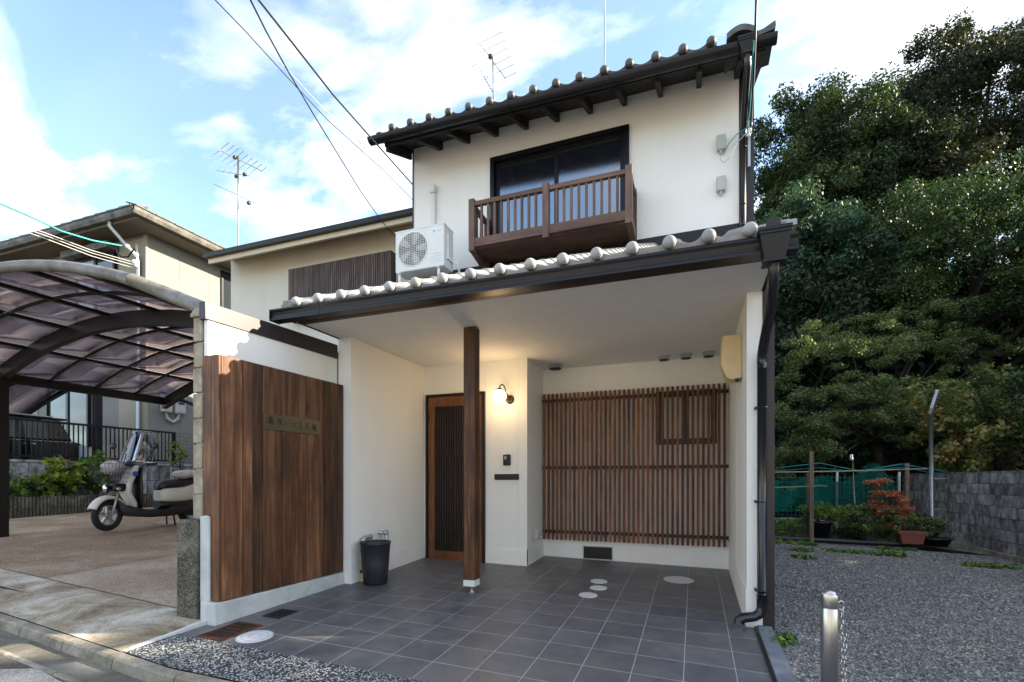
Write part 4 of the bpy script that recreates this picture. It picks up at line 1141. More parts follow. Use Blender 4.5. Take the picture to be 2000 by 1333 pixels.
# floor covers
def cover(x, y, r_, label, name='drain_cover', mat='white_cover', ring=True):
    t = thing(name, label, 'drain cover', (x, y, fz(x,y)))
    def pr(k): return None
    m = MB(); n = 30
    ringv = lambda rr, dz: [(x+rr*math.cos(2*math.pi*k/n), y+rr*math.sin(2*math.pi*k/n), fz(x+rr*math.cos(2*math.pi*k/n), y+rr*math.sin(2*math.pi*k/n))+dz) for k in range(n)]
    m.loft([ringv(r_, -0.006), ringv(r_, 0.003), ringv(r_*0.985, 0.0045)], smooth=False); m.build('disc', M[mat], t)
    if ring:
        m = MB(); m.tube(ringv(r_*0.72, 0.005), 0.0016, 5, closed=True); m.tube(ringv(r_*0.93, 0.005), 0.0016, 5, closed=True)
        m.tube(ringv(r_*0.35, 0.005), 0.0016, 5, closed=True)
        m.build('raised_ring', M['zinc'], t)
cover(-0.942, 5.205, 0.088, 'plain white round cap in the floor, farthest of the row of three', ring=False)
cover(-0.900, 4.942, 0.085, 'plain white round cap in the floor, middle of the row of three', ring=False)
cover(-0.945, 4.652, 0.088, 'plain white round cap in the floor, nearest of the row of three', ring=False)
cover(-0.153, 5.58, 0.155, 'large pale manhole lid in the tiles near the lattice screen', 'manhole_lid')
cover(-2.978, 2.69, 0.125, 'white patterned manhole lid beside the rusty grate near the road', 'manhole_lid')
def grate(x0, x1, y0, y1, label, mat, n):
    t = thing('floor_grate', label, 'grate', ((x0+x1)/2, (y0+y1)/2, fz(x0,y0)))
    def Q(a, b, c, d, za, zb_): return MB().hexa([(a,c,fz(a,c)+za),(b,c,fz(b,c)+za),(b,d,fz(b,d)+za),(a,d,fz(a,d)+za)], [(a,c,fz(a,c)+zb_),(b,c,fz(b,c)+zb_),(b,d,fz(b,d)+zb_),(a,d,fz(a,d)+zb_)])
    m = MB()
    for q in ((x0,x1,y0,y0+0.014),(x0,x1,y1-0.014,y1),(x0,x0+0.014,y0+0.014,y1-0.014),(x1-0.014,x1,y0+0.014,y1-0.014)):
        h = Q(*q, -0.003, 0.006); m.add(h.v, h.f)
    m.build('grate_frame', M[mat], t)
    h = Q(x0+0.01, x1-0.01, y0+0.01, y1-0.01, -0.002, 0.0025); h.build('grate_plate', M['black' if mat == 'iron' else 'rust'], t)
    for k in range(n):
        y = y0+0.03+(y1-y0-0.06)*k/(n-1)
        dx = 0.02
        m = MB(); m.hexa([(x0+0.03,y-0.003,fz(x0,y)+0.002),(x1-0.03,y+dx-0.003,fz(x1,y)+0.002),(x1-0.03,y+dx+0.003,fz(x1,y)+0.002),(x0+0.03,y+0.003,fz(x0,y)+0.002)],
                         [(x0+0.03,y-0.003,fz(x0,y)+0.008),(x1-0.03,y+dx-0.003,fz(x1,y)+0.008),(x1-0.03,y+dx+0.003,fz(x1,y)+0.008),(x0+0.03,y+0.003,fz(x0,y)+0.008)])
        m.build('grate_bar', M['iron' if (k % 3) else mat], t)
grate(-3.365, -3.112, 2.53, 2.885, 'large rusty rectangular drain grate in the tiles by the pebble strip', 'rust', 16)
grate(-3.30, -3.13, 3.052, 3.255, 'small black rectangular grate in the tiles below the plank wall', 'iron', 10)

# =================================================================== PLANK WALL WITH THE NAME PLATE
BW = thing('plank_wall', 'free-standing wall clad in wide brown vertical planks on a grey concrete base', 'wall', (-3.45, 3.45, -0.05))
def fx(y, off=0.0): return -3.444 + (y-2.78)*0.045 + off     # face of the planks
m = MB()
m.hexa([(-3.60,2.742,-0.3),(fx(2.742)+0.006,2.742,-0.3),(fx(4.15)+0.006,4.15,-0.3),(-3.50,4.15,-0.3)], [(-3.60,2.742,0.105),(fx(2.742)+0.006,2.742,0.095),(fx(4.15)+0.006,4.15,0.095),(-3.50,4.15,0.105)])
m.build('concrete_base', M['base_conc'], BW, bevel=0.008)
m = MB(); m.box(-3.622,-3.524,2.755,2.778,0.095,0.765); m.build('render_pier', M['base_conc'], BW, bevel=0.01)
m = MB()
m.hexa([(-3.605,2.782,-0.2),(-3.566,2.782,-0.2),(-3.474,4.158,-0.2),(-3.56,4.158,-0.2)], [(-3.605,2.782,2.405),(-3.566,2.782,2.405),(-3.474,4.158,2.405),(-3.56,4.158,2.405)])
m.build('white_wall', M['wall'], BW)
# end-face planks
m = MB(); m.cbox(-3.522, fx(2.78)-0.001, 2.778, 2.795, 0.108, 2.020, 0.002); m.build('plank', M['board'], BW)
m = MB(); m.cbox(-3.612, -3.5235, 2.7785, 2.795, 0.768, 2.020, 0.002); m.build('plank', M['board'], BW)
MB().hexa([(fx(2.80)-0.040,2.80,0.12),(fx(2.80)-0.0315,2.80,0.12),(fx(4.14)-0.0315,4.14,0.12),(fx(4.14)-0.040,4.14,0.12)], [(fx(2.80)-0.040,2.80,2.0),(fx(2.80)-0.0315,2.80,2.0),(fx(4.14)-0.0315,4.14,2.0),(fx(4.14)-0.040,4.14,2.0)]).build('backing', M['black'], BW)
ys = [2.797, 2.962, 3.044, 3.205, 3.392, 3.556, 3.625, 3.785, 3.93, 4.035, 4.145]
ys = [2.797, 2.985, 3.165, 3.375, 3.575, 3.765, 3.955, 4.145]
ys = [2.797, 2.985, 3.075, 3.175, 3.375, 3.56, 3.65, 3.86, 4.02, 4.145]
for k in range(len(ys)-1):
    a, b = ys[k]+0.003, ys[k+1]-0.003; d = (0.0, 0.003, -0.002)[k % 3]
    m = MB(); m.hexa([(fx(a)-0.030,a,0.106),(fx(a)+d,a,0.106),(fx(b)+d,b,0.106),(fx(b)-0.030,b,0.106)], [(fx(a)-0.030,a,2.020),(fx(a)+d,a,2.020),(fx(b)+d,b,2.020),(fx(b)-0.030,b,2.020)])
    ym = (a+b)/2
    mm = MB(); mm.v = [(x-fx(ym), y-ym, z-1.06) for x, y, z in m.v]; mm.f = m.f; mm.sm = m.sm
    place('plank', mm.mesh('plank', M['board']), BW, loc=(fx(ym), ym, 1.06), bevel=0.002)
# capping flashing
m = MB(); m.hexa([(-3.625,2.752,2.300),(-3.556,2.752,2.300),(-3.462,4.155,2.300),(-3.60,4.155,2.300)], [(-3.625,2.752,2.435),(-3.560,2.752,2.435),(-3.466,4.155,2.445),(-3.60,4.155,2.445)])
m.build('metal_coping', M['brown_metal'], BW, bevel=0.002)

# name plate with brushed characters
NP = thing('name_plate', 'dark brass name plate with brushed black characters on the plank wall', 'name plate', (fx(3.5)+0.01, 3.5, 1.55))
SY0, SY1, SZ0, SZ1 = 3.178, 3.812, 1.478, 1.617
m = MB(); m.hexa([(fx(SY0)+0.001,SY0,SZ0),(fx(SY0)+0.007,SY0,SZ0),(fx(SY1)+0.007,SY1,SZ0),(fx(SY1)+0.001,SY1,SZ0)], [(fx(SY0)+0.001,SY0,SZ1),(fx(SY0)+0.007,SY0,SZ1),(fx(SY1)+0.007,SY1,SZ1),(fx(SY1)+0.001,SY1,SZ1)])
m.build('plate', M['brass'], NP, bevel=0.0015)
CH = {
 'sei': [[(.10,.86),(.22,.72)],[(.03,.60),(.14,.48)],[(.0,.08),(.22,.38)],[(.36,.86),(.96,.90)],[(.42,.72),(.90,.75)],[(.30,.58),(1.0,.62)],[(.66,1.0),(.65,.56)],[(.44,.46),(.42,.2),(.34,.0)],[(.46,.47),(.88,.48),(.87,.06),(.76,.08)],[(.46,.32),(.86,.33)],[(.46,.18),(.86,.19)]],
 'mizu': [[(.52,1.0),(.52,.5),(.50,.04),(.38,.14)],[(.08,.68),(.40,.72),(.26,.4),(.02,.18)],[(.92,.82),(.62,.56)],[(.56,.62),(.74,.30),(1.02,.06)]],
 'i': [[(.12,.78),(.14,.35),(.26,.12),(.36,.28)],[(.72,.74),(.90,.38)]],
 'ni': [[(.14,.86),(.08,.45),(.18,.08)],[(.46,.70),(.86,.72)],[(.42,.28),(.58,.12),(.94,.14)]],
 'shi': [[(.42,1.0),(.40,.35),(.46,.05),(.55,.0)]],
 'e': [[(.40,.98),(.60,.86)],[(.16,.66),(.76,.70),(.46,.42),(.12,.06)],[(.42,.36),(.56,.30),(.62,.08),(1.0,.04)]],
 'an': [[(.50,1.02),(.56,.90)],[(.12,.86),(.96,.88)],[(.20,.86),(.16,.42),(.0,.0)],[(.30,.68),(.92,.70)],[(.60,.84),(.50,.60),(.32,.44)],[(.62,.66),(.92,.44)],[(.38,.46),(.38,.16)],[(.38,.46),(.80,.46),(.80,.16)],[(.38,.31),(.80,.31)],[(.38,.17),(.80,.17)],[(.60,.54),(.60,.06),(.80,.0),(1.0,.04),(1.02,.16)]],
}
seq = [('sei', 0.062, 0.072), ('mizu', 0.165, 0.070), ('i', 0.252, 0.050), ('ni', 0.330, 0.052), ('shi', 0.405, 0.075), ('e', 0.475, 0.066), ('an', 0.560, 0.062)]
for nm, yc, sz in seq:
    m = MB(); zc = 1.552 - (yc-0.3)*0.03
    for st in CH[nm]:
        P = [Vector(q) for q in st]; pts = []
        for i in range(len(P)-1):
            for t_ in range(5): pts.append(P[i].lerp(P[i+1], t_/5))
        pts.append(P[-1]); N_ = len(pts)
        L_, R_ = [], []
        for i, q in enumerate(pts):
            d = (pts[min(i+1,N_-1)]-pts[max(i-1,0)]).normalized(); nn = Vector((-d.y, d.x))
            w_ = 0.068*(0.55+0.45*math.sin(math.pi*min(1, (i+1.5)/N_)))
            L_.append(q+nn*w_); R_.append(q-nn*w_)
        v = []
        for q in L_ + R_:
            y = SY0+yc+(q.x-0.5)*sz; z = zc+(q.y-0.5)*sz; v.append((fx(y)+0.0078, y, z))
        v += [(x-0.0006, y, z) for x, y, z in v]
        f = [(i, i+1, N_+i+1, N_+i) for i in range(N_-1)]
        m.add(v, f)
    m.build('character', M['ink'], NP)
# =================================================================== LEFT: BLOCK WALL, PIER, CARPORT
rb = random.Random(11)
bw = thing('block_wall', 'old buff concrete block wall seen end on, between the drive and the plank wall', 'wall', (-3.67, 3.0, 0.0))
MB().box(-3.715,-3.627,2.80,7.4,-0.3,0.72).build('mortar_core', M['base_conc'], bw)
MB().box(-3.712,-3.630,2.80,7.4,0.72,2.34).build('mortar_core', M['base_conc'], bw)
for r_ in range(8):
    y = 2.775 - (0.0 if r_ % 2 == 0 else 0.0)
    z0 = 0.735 + 0.2*r_
    L = 0.39 if r_ % 2 == 0 else 0.195
    while y < 4.6:
        e = y+L; j = rb.uniform(-0.003, 0.003)
        mm = MB(); mm.cbox(-0.052, 0.045, -L/2, L/2, -0.0945, 0.0945, 0.006)
        mm.v = [(p[0]+rb.uniform(-.003,.003), p[1]+rb.uniform(-.002,.002), p[2]+rb.uniform(-.002,.002)) for p in mm.v]
        place('block', mm.mesh('block', M['block_old']), bw, loc=(-3.671+j, y+L/2, z0+0.0975))
        y = e+0.010; L = 0.39
cs = MB(); cs.loft([[(-3.745,y,2.335),(-3.600,y,2.335),(-3.600,y,2.365),(-3.645,y,2.405),(-3.69,y,2.400),(-3.74,y,2.36)] for y in (2.765,2.9,3.1,3.16)], smooth=False)
cs.build('cap_stone', M['block_old'], bw, bevel=0.006)
for k in range(4):
    y = 3.17+0.4*k
    cs = MB(); cs.loft([[(-3.735,yy,2.335),(-3.610,yy,2.335),(-3.610,yy,2.365),(-3.655,yy,2.395),(-3.69,yy,2.395),(-3.73,yy,2.36)] for yy in (y,y+0.39)], smooth=False); cs.build('cap_stone', M['block_old'], bw)
pier = MB(); pier.loft([[(-3.845+d,2.735+d,z),(-3.627-d,2.735+d,z),(-3.627-d,2.90-d,z),(-3.845+d,2.90-d,z)] for z, d in ((-0.2,0.0),(0.25,0.0),(0.715,0.002),(0.733,0.012))], smooth=False)
pier = tag(pier.build('gate_pier', M['pillar'], None), 'short dark mossy aggregate pier standing at the foot of the block wall', 'pier')

cp = thing('carport', 'brown aluminium carport with arched smoked panels over the neighbour\'s drive', 'carport', (-7.0, 4.3, 0.1))
def az(x): return 3.28 - 0.0664*(x+7.3)**2 if x > -7.3 else 3.28 - 0.075*(x+7.3)**2
CX0, CX1 = -10.1, -3.72
def arch(y, r_, mat, name, h=None, x0=CX0, x1=CX1, dz=0.0, n=28):
    m = MB()
    if h is None: m.tube([(x0+(x1-x0)*k/n, y, az(x0+(x1-x0)*k/n)+dz) for k in range(n+1)], r_, 12)
    else:
        rings = []
        for k in range(n+1):
            x = x0+(x1-x0)*k/n; z = az(x)+dz
            rings.append([(x,y-r_,z-h),(x,y+r_,z-h),(x,y+r_,z),(x,y-r_,z)])
        m.loft(rings, smooth=False)
    return m.build(name, mat, cp)
arch(2.97, 0.055, M['carport_edge'], 'front_tube', x1=-4.72, n=30)
m = MB(); m.tube([(-4.74,2.97,az(-4.74)-0.0),(-3.72,2.95,az(-3.72)+0.0)], 0.060, 14); m.build('front_tube_end', M['carport_edge'], cp)
ys_ = [3.02, 3.68, 4.34, 5.0, 5.66, 6.32, 6.90]
for k, y in enumerate(ys_[1:]):
    if k == 1: continue
    arch(y, 0.014, M['carport'], 'rafter', h=0.032, dz=-0.008)
arch(4.34, 0.05, M['carport'], 'main_beam', h=0.19, dz=-0.015)
arch(6.92, 0.05, M['carport'], 'main_beam', h=0.19, dz=-0.015)
px_ = [CX0, -9.2, -8.28, -7.36, -6.44, -5.52, -4.60, CX1]
for k, x in enumerate(px_):
    w_ = 0.028 if 0 < k < len(px_)-1 else 0.04; h_ = 0.03 if 0 < k < len(px_)-1 else 0.11
    MB().box(x-w_, x+w_, 2.99, 6.97, az(x)-h_-0.012, az(x)-0.004 if 0<k<len(px_)-1 else az(x)+0.02).build('purlin' if 0<k<len(px_)-1 else 'eave_beam', M['carport'], cp)
for i in range(len(px_)-1):
    for j in range(len(ys_)-1):
        m = MB(); x0, x1 = px_[i]+0.01, px_[i+1]-0.01; y0, y1 = ys_[j]+0.005, ys_[j+1]-0.005
        m.grid(lambda u, v: (x0+(x1-x0)*u, y0+(y1-y0)*v, az(x0+(x1-x0)*u)+0.004), 4, 1, True)
        m.build('panel', M['poly'], cp, solid=0.003)
MB().box(-9.99,-9.86,4.28,4.40,0.0,az(-9.8)-0.17).build('post', M['carport'], cp)

# =================================================================== ANNEX BEHIND (cream wall, louvred window)
an = thing('rear_house', 'cream two storey house behind, with a long louvred window and a grey gutter', 'house', (-6.3, 7.6, 0.0))
edges = [-9.08, -8.17, -7.26, -6.35, -5.44, -4.53, -3.62]
for a, b in zip(edges[:-1], edges[1:]):
    MB().box(a+0.002, b-0.002, 7.60, 7.62, 0.0, 5.62).build('wall_panel', M['cream'], an)
MB().box(-9.08,-3.60,7.622,13.5,0.0,5.60).build('wall', M['cream'], an)
AE = MB(); AE.hexa([(-9.02,7.10,5.42),(-3.47,7.10,5.42),(-3.47,7.62,5.62),(-9.02,7.62,5.62)], [(-9.02,7.10,5.47),(-3.47,7.10,5.47),(-3.47,7.62,5.67),(-9.02,7.62,5.67)])
AE.build('soffit', M['cream_fascia'], an)
MB().box(-9.04,-3.47,7.06,7.10,5.335,5.47).build('fascia_board', M['cream_fascia'], an)
AG = gutter('eave_gutter', [(-0.07,0.0),(-0.062,-0.03),(-0.06,-0.075),(0.05,-0.075),(0.05,0.0),(0.042,0.0),(0.042,-0.067),(-0.052,-0.067),(-0.054,-0.03),(-0.062,0.0)], -9.08, -3.46, 7.03, 5.50, 5.49, M['dark_metal'], an)
slab_roof('roof', 7.06, 5.54, 10.6, 0.32, -9.05, -3.46, 0.05, M['roof_grey'], an)
slab_roof('roof', 10.6, 6.672, 14.0, -0.32, -9.05, -3.46, 0.05, M['roof_grey'], an)
MB().prism([(7.62,5.60),(13.5,5.60),(10.6,6.60)], 'x', -9.06, -9.0).build('gable', M['cream'], an)
lv = hb('louvre', 'black', [(-7.33,-5.08,7.47,7.48,4.16,5.08)], an)
hb('louvre_frame', 'louver', [(-7.37,-7.33,7.43,7.598,4.12,5.12)], lv); hb('louvre_frame', 'louver', [(-5.08,-5.04,7.43,7.598,4.12,5.12)], lv)
lm_ = MB().box(-0.016,0.016,-0.02,0.02,-0.50,0.50).mesh('louvre_slat', M['louver'])
for k in range(47):
    place('louvre_slat', lm_, lv, loc=(-7.30+2.20*k/46, 7.45, 4.62))

# =================================================================== NEIGHBOUR'S HOUSE
nb = thing('neighbour_house', 'beige sided two storey house with grey hipped roof and old gutters at the far left', 'house', (-14.0, 9.1, 1.0))
NX, NY = -14.0, 9.1
for k in range(9):          # side wall panels
    y0 = NY + 0.02 + 0.91*k
    MB().box(NX-0.02, NX, y0+0.003, y0+0.907, 1.0, 7.75).build('siding_panel', M['siding'], nb)
MB().box(NX-9, NX-0.021, NY+0.021, NY+8.2, 1.0, 7.75).build('wall', M['siding'], nb)
pf = [(-14.02,-15.15),(-15.15,-15.2)]
def front(x0, x1, z0, z1): MB().box(x0+0.003, x1-0.003, NY, NY+0.02, z0, z1).build('siding_panel', M['siding_warm'], nb)
x = -14.03
for x1, segs in ((-15.12, [(1.0,7.65)]), (-17.05, [(1.0,2.0),(4.1,6.1),(7.5,7.65)]), (-18.0, [(1.0,2.0),(4.1,7.65)]), (-18.9, [(4.1,7.65)]), (-19.8, [(1.0,7.65)]), (-21.0, [(1.0,6.2)]), (-23.0, [(1.0,7.65)])):
    for z0, z1 in segs: front(x1, x, z0, z1)
    x = x1
MB().box(NX-0.05, NX+0.012, NY-0.012, NY+0.05, 1.0, 7.72).build('corner_trim', M['siding_warm'], nb)
def nwin(x0, x1, z0, z1, pale):
    w = hb('window', 'dark_metal', [(x0,x1,NY-0.08,NY+0.01,z1-0.07,z1), (x0,x0+0.07,NY-0.08,NY+0.01,z0,z1-0.07), (x1-0.07,x1,NY-0.08,NY+0.01,z0,z1-0.07), ((x0+x1)/2-0.05,(x0+x1)/2+0.05,NY-0.06,NY+0.01,z0,z1-0.07)], nb)
    hb('pane', pale[0], [(x0+0.07,(x0+x1)/2-0.05,NY-0.03,NY-0.01,z0,z1-0.07)], w); hb('pane', pale[1], [((x0+x1)/2+0.05,x1-0.07,NY-0.03,NY-0.01,z0,z1-0.07)], w)
    return w
nwin(-16.95,-15.2,5.9,7.42,('win_pale','win_nb'))
hb('shutter_box', 'gutter_old', [(-17.15,-15.10,NY-0.32,NY-0.002,7.44,7.62)], nb)
hb('shutter_box', 'gutter_old', [(-21.4,-18.95,NY-0.4,NY-0.002,6.7,7.45)], nb)
nwin(-18.35,-16.35,2.0,4.05,('win_nb','win_nb'))
sw = hb('window', 'dark_metal', [(NX-0.01,NX+0.05,11.35,11.42,6.0,7.65), (NX-0.01,NX+0.05,12.6,12.67,6.0,7.65), (NX-0.01,NX+0.05,11.42,12.6,7.58,7.65)], nb)
hb('pane', 'win_nb', [(NX,NX+0.02,11.42,12.6,6.0,7.58)], sw)
# eaves, gutters and roof
hb('soffit', 'nb_soffit', [(-24,-13.42,8.50,17.9,7.76,7.80)], nb)
hb('fascia_board', 'nb_soffit', [(-24,-13.42,8.46,8.50,7.74,7.90)], nb); hb('fascia_board', 'nb_soffit', [(-13.42,-13.38,8.46,17.9,7.74,7.90)], nb)
gp_ = [(-0.07,0.0),(-0.066,-0.05),(-0.045,-0.10),(0.03,-0.10),(0.05,0.0),(0.042,0.0),(0.024,-0.09),(-0.038,-0.09),(-0.058,-0.05),(-0.062,0.0)]
gutter('eave_gutter', [(a*1.5, b*1.6) for a, b in gp_], -24, -13.28, 8.40, 7.98, 7.95, M['gutter_old'], nb)
m = MB(); m.loft([[(-13.30-a*1.5, y, 7.95+b*1.6) for a, b in gp_] for y in (8.30, 18.0)], smooth=False); m.build('eave_gutter', M['gutter_old'], nb)
m = MB(); m.add([(-24,8.36,7.99),(-13.24,8.36,7.99),(-13.24,18,7.99),(-24,18,7.99),(-18,13.2,9.75),(-24,13.2,9.75)], [(0,1,4,5),(1,2,4),(2,3,5,4)]); m.build('roof', M['roof_grey'], nb)
for k in range(22):        # stepped slate courses showing over the gutter
    x = -13.35-0.48*k
    MB().hexa([(x-0.46,8.30,7.98),(x,8.30,7.98),(x,8.75,8.14),(x-0.46,8.75,8.14)], [(x-0.46,8.30,8.03),(x,8.30,8.01),(x,8.75,8.19),(x-0.46,8.75,8.21)]).build('roof_slate', M['roof_grey'], nb)
for k in range(16):
    y = 8.35+0.5*k
    MB().hexa([(-13.20,y,7.98),(-13.20,y+0.48,7.98),(-13.6,y+0.48,8.13),(-13.6,y,8.13)], [(-13.20,y,8.01),(-13.20,y+0.48,8.02),(-13.6,y+0.48,8.17),(-13.6,y,8.16)]).build('roof_slate', M['roof_grey'], nb)
m = MB(); m.tube([(-14.35,8.42,7.82),(-14.35,8.42,7.70),(-14.22,9.0,7.10),(-14.2,9.03,6.98),(-14.2,9.03,1.0)], 0.05, 10); m.build('downpipe', M['zinc'], nb)
# meters
for k, (y, lb) in enumerate(((9.60, 'left grey electricity meter box on the beige siding'), (9.98, 'right grey electricity meter box on the beige siding'))):
    t = thing('meter_box', lb, 'meter box', (NX, y, 2.9))
    MB().cbox(NX+0.001,NX+0.16,y-0.15,y+0.15,2.93,3.50,0.04).build('housing', M['grey_plastic'], t)
    MB().box(NX+0.1605,NX+0.165,y-0.09,y+0.09,3.20,3.42).build('meter_window', M['win_nb'], t)
m = MB(); m.tube([(NX+0.06,9.6,2.93),(NX+0.06,9.62,2.80),(NX+0.06,9.78,2.68),(NX+0.06,9.94,2.80),(NX+0.06,9.98,2.93)], 0.045, 10); m.build('conduit', M['grey_plastic'], nb)

# retaining wall, balustrade and planter along the drive
rw = thing('retaining_wall', 'ribbed grey concrete retaining wall below the black balustrade', 'wall', (-13.2, 7.0, 0.0))
hb('core', 'conc_gut', [(-13.6,-13.225,4.0,12.0,-0.2,1.40)], rw)
for c_ in range(18):
    for r_ in range(2):
        y = 5.0+0.3*c_ ; z = 0.62+0.40*r_
        m = MB()
        for q in range(1): m.cbox(-13.224,-13.19+rb.uniform(-.004,.004),y+0.004,y+0.296,z+0.004,z+0.396,0.008)
        m.build('block', M['block'], rw)
hb('coping', 'block', [(-13.3,-13.17,4.0,12.0,1.42,1.47)], rw)
fe = thing('balustrade', 'black metal balustrade with upright bars above the retaining wall', 'fence', (-13.22, 7.0, 1.47))
hb('handrail', 'dark_metal', [(-13.26,-13.19,4.8,9.35,2.29,2.335)], fe); hb('bottom_rail', 'dark_metal', [(-13.25,-13.20,4.8,9.35,1.53,1.565)], fe)
bm_ = MB().box(-0.012,0.012,-0.010,0.010,-0.362,0.362).mesh('baluster', M['dark_metal'])
for k in range(48):
    place('baluster', bm_, fe, loc=(-13.225, 4.86+0.094*k, 1.927))
for y in (5.6, 7.45, 9.32): hb('post', 'dark_metal', [(-13.26,-13.19,y-0.03,y+0.03,1.47,2.288)], fe)
mf = thing('mesh_fence', 'thin black wire mesh fence continuing beyond the balustrade', 'fence', (-13.22, 9.9, 1.47))
m = MB()
for k in range(14): m.box(-13.222,-13.218,9.40+0.085*k,9.405+0.085*k,1.50,2.32)
for k in range(9): m.box(-13.226,-13.222,9.36,10.6,1.52+0.1*k,1.525+0.1*k)
m.build('mesh_panel', M['dark_metal'], mf)
hb('post', 'dark_metal', [(-13.26,-13.2,10.0,10.06,1.4,2.35)], mf)
plr = thing('planter', 'low planter wall of dark ribbed blocks along the drive', 'planter', (-12.6, 6.5, 0.2))
hb('soil', 'soil', [(-13.19,-12.66,4.3,9.0,0.1,0.66)], plr)
for c_ in range(24):
    for r_ in range(2):
        y = 4.6+0.18*c_; z = 0.235+0.235*r_
        m = MB(); m.box(-12.66,-12.615,y+0.003,y+0.177,z,z+0.229)
        for q in range(3): m.box(-12.6149,-12.585+rb.uniform(-.008,.004),y+0.012+0.057*q,y+0.052+0.057*q,z+0.004,z+0.225)
        m.build('block', M['pillar'], plr)

# black car behind the balustrade
car = thing('parked_car', 'black parked car seen behind the black balustrade', 'car', (-15.8, 6.2, 1.0))
Xr, Xl = -14.95, -16.6
prof = [(3.9,1.35),(4.0,1.75),(4.9,1.98),(5.05,2.02),(7.95,2.02),(8.12,1.98),(8.22,1.6),(8.2,1.28),(3.95,1.28)]
MB().prism(prof, 'x', Xl, Xr).build('body', M['car'], car, bevel=0.04)
cab = MB(); cab.loft([[(Xr-0.02,5.0,2.021),(Xr-0.02,7.95,2.021),(Xl+0.02,7.95,2.021),(Xl+0.02,5.0,2.021)], [(Xr-0.12,5.55,2.55),(Xr-0.12,7.72,2.55),(Xl+0.12,7.72,2.55),(Xl+0.12,5.55,2.55)]], smooth=False)
cab.build('cabin', M['car'], car, bevel=0.05)
MB().cbox(Xl+0.14,Xr-0.12,5.5,7.88,2.552,2.60,0.02).build('roof', M['car'], car)
for a, b in ((5.28,6.35),(6.45,7.40)):
    m = MB(); m.add([(Xr-0.012,a,2.05),(Xr-0.012,b,2.05),(Xr-0.105,b-0.02,2.50),(Xr-0.105,max(a,5.58),2.50)], [(0,1,2,3)]); m.build('side_window', M['win_nb'], car, solid=0.01)
for z in (1.99,): MB().box(Xr+0.001,Xr+0.012,4.2,7.9,z,z+0.014).build('chrome_strip', M['chrome'], car)
MB().box(Xr+0.001,Xr+0.04,6.95,7.15,1.90,1.93).build('door_handle', M['chrome'], car)
for x_ in (Xr-0.2, Xl+0.2): MB().tube([(x_,5.5,2.62),(x_,7.6,2.62)], 0.018, 8).build('roof_rail', M['zinc'], car)
MB().cbox(Xr-0.16,Xr+0.003,8.04,8.215,1.62,1.95,0.02).build('tail_light', plain('tail_lens', (0.35,0.42,0.5), 0.15), car)
MB().tube([(Xr-0.5,5.7,2.60),(Xr-0.5,5.85,2.78)], 0.006, 6).build('aerial', M['black'], car)
for y in (4.75, 7.35):
    w = MB(); w.lathe([(0.15,0.0),(0.30,0.01),(0.33,0.03),(0.33,0.17),(0.30,0.19)], (Xr-0.18,y,1.30), 28, 'x'); w.build('wheel', M['rubber'], car)
struct(MB().box(-24,-13.23,3.0,9.05,0.6,0.97).build('neighbour_yard', M['conc_gut']))
c2 = thing('rear_carport', 'dark second carport sheltering the black car', 'carport', (-15.2, 7.6, 1.0))
hb('post', 'dark_metal', [(-13.56,-13.42,7.58,7.72,0.9,3.62)], c2)
hb('eave_beam', 'dark_metal', [(-13.56,-13.42,4.2,7.75,3.50,3.64)], c2)
for y in (4.6,5.6,6.6,7.65):
    m = MB(); rings = []
    for k in range(13):
        x = -13.5-3.4*k/12; z = 3.60-0.10*k*0.55 - 0.006*k*k*0.4
        rings.append([(x,y-0.04,z-0.09),(x,y+0.04,z-0.09),(x,y+0.04,z),(x,y-0.04,z)])
    m.loft(rings, smooth=False); m.build('rafter', M['dark_metal'], c2)
for i in range(3):
    y0, y1 = (4.64,5.64,6.64)[i], (5.56,6.56,7.61)[i]
    m = MB(); m.grid(lambda u, v: (-13.5-3.4*u, y0+(y1-y0)*v, 3.60-0.66*u-0.35*u*u), 8, 1); m.build('panel', M['poly'], c2, solid=0.004)
m = MB(); m.tube([(-13.5,7.7,3.58),(-13.5,8.7,3.56),(-13.5,10.4,3.12)], 0.05, 6); m.build('side_beam', M['dark_metal'], c2)

# =================================================================== FOLIAGE
def unit(v): return v/np.maximum(1e-9, np.linalg.norm(v, axis=1, keepdims=True))
def leaves(name, centers, radii, per, size, seed, mat, parent, flat=0.8, droop=0.3, shell=0.55, aspect=0.5, tvar=0.22, updir=0.6):
    r = np.random.default_rng(seed)
    n = len(centers); N = n*per
    d = unit(r.normal(size=(N,3))); rad = (shell + (1-shell)*r.random((N,1))**0.6)
    cen = np.repeat(np.asarray(centers, float), per, 0)
    rr = np.repeat(np.asarray(radii, float).reshape(n, -1), per, 0)
    if rr.shape[1] == 1: rr = np.repeat(rr, 3, 1)*np.array([1,1,flat])
    p = cen + d*rad*rr*(1+0.25*r.normal(size=(N,1))*0.6)
    nrm = unit(d*0.7 + np.array([0,0,updir]) + 0.55*r.normal(size=(N,3)))
    t = unit(np.cross(nrm, r.normal(size=(N,3))))
    t = unit(t + np.array([0,0,-droop])); b = unit(np.cross(nrm, t))
    s = size*(0.65+0.7*r.random((N,1)))
    q = np.stack([p - t*s*0.5, p + b*s*aspect*0.5 - nrm*s*0.06, p + t*s*0.5, p - b*s*aspect*0.5 - nrm*s*0.06], 1).reshape(-1,3)
    ct = r.random(n)
    tint = np.clip(0.5 + (np.repeat(ct, per)-0.5)*tvar*2 + 0.16*r.normal(size=N), 0, 1)
    if parent is not None:
        off = world_off(parent); q = q + 0
    return tinted(name, q, [(0,1,2,3)], 4, tint, mat, parent)
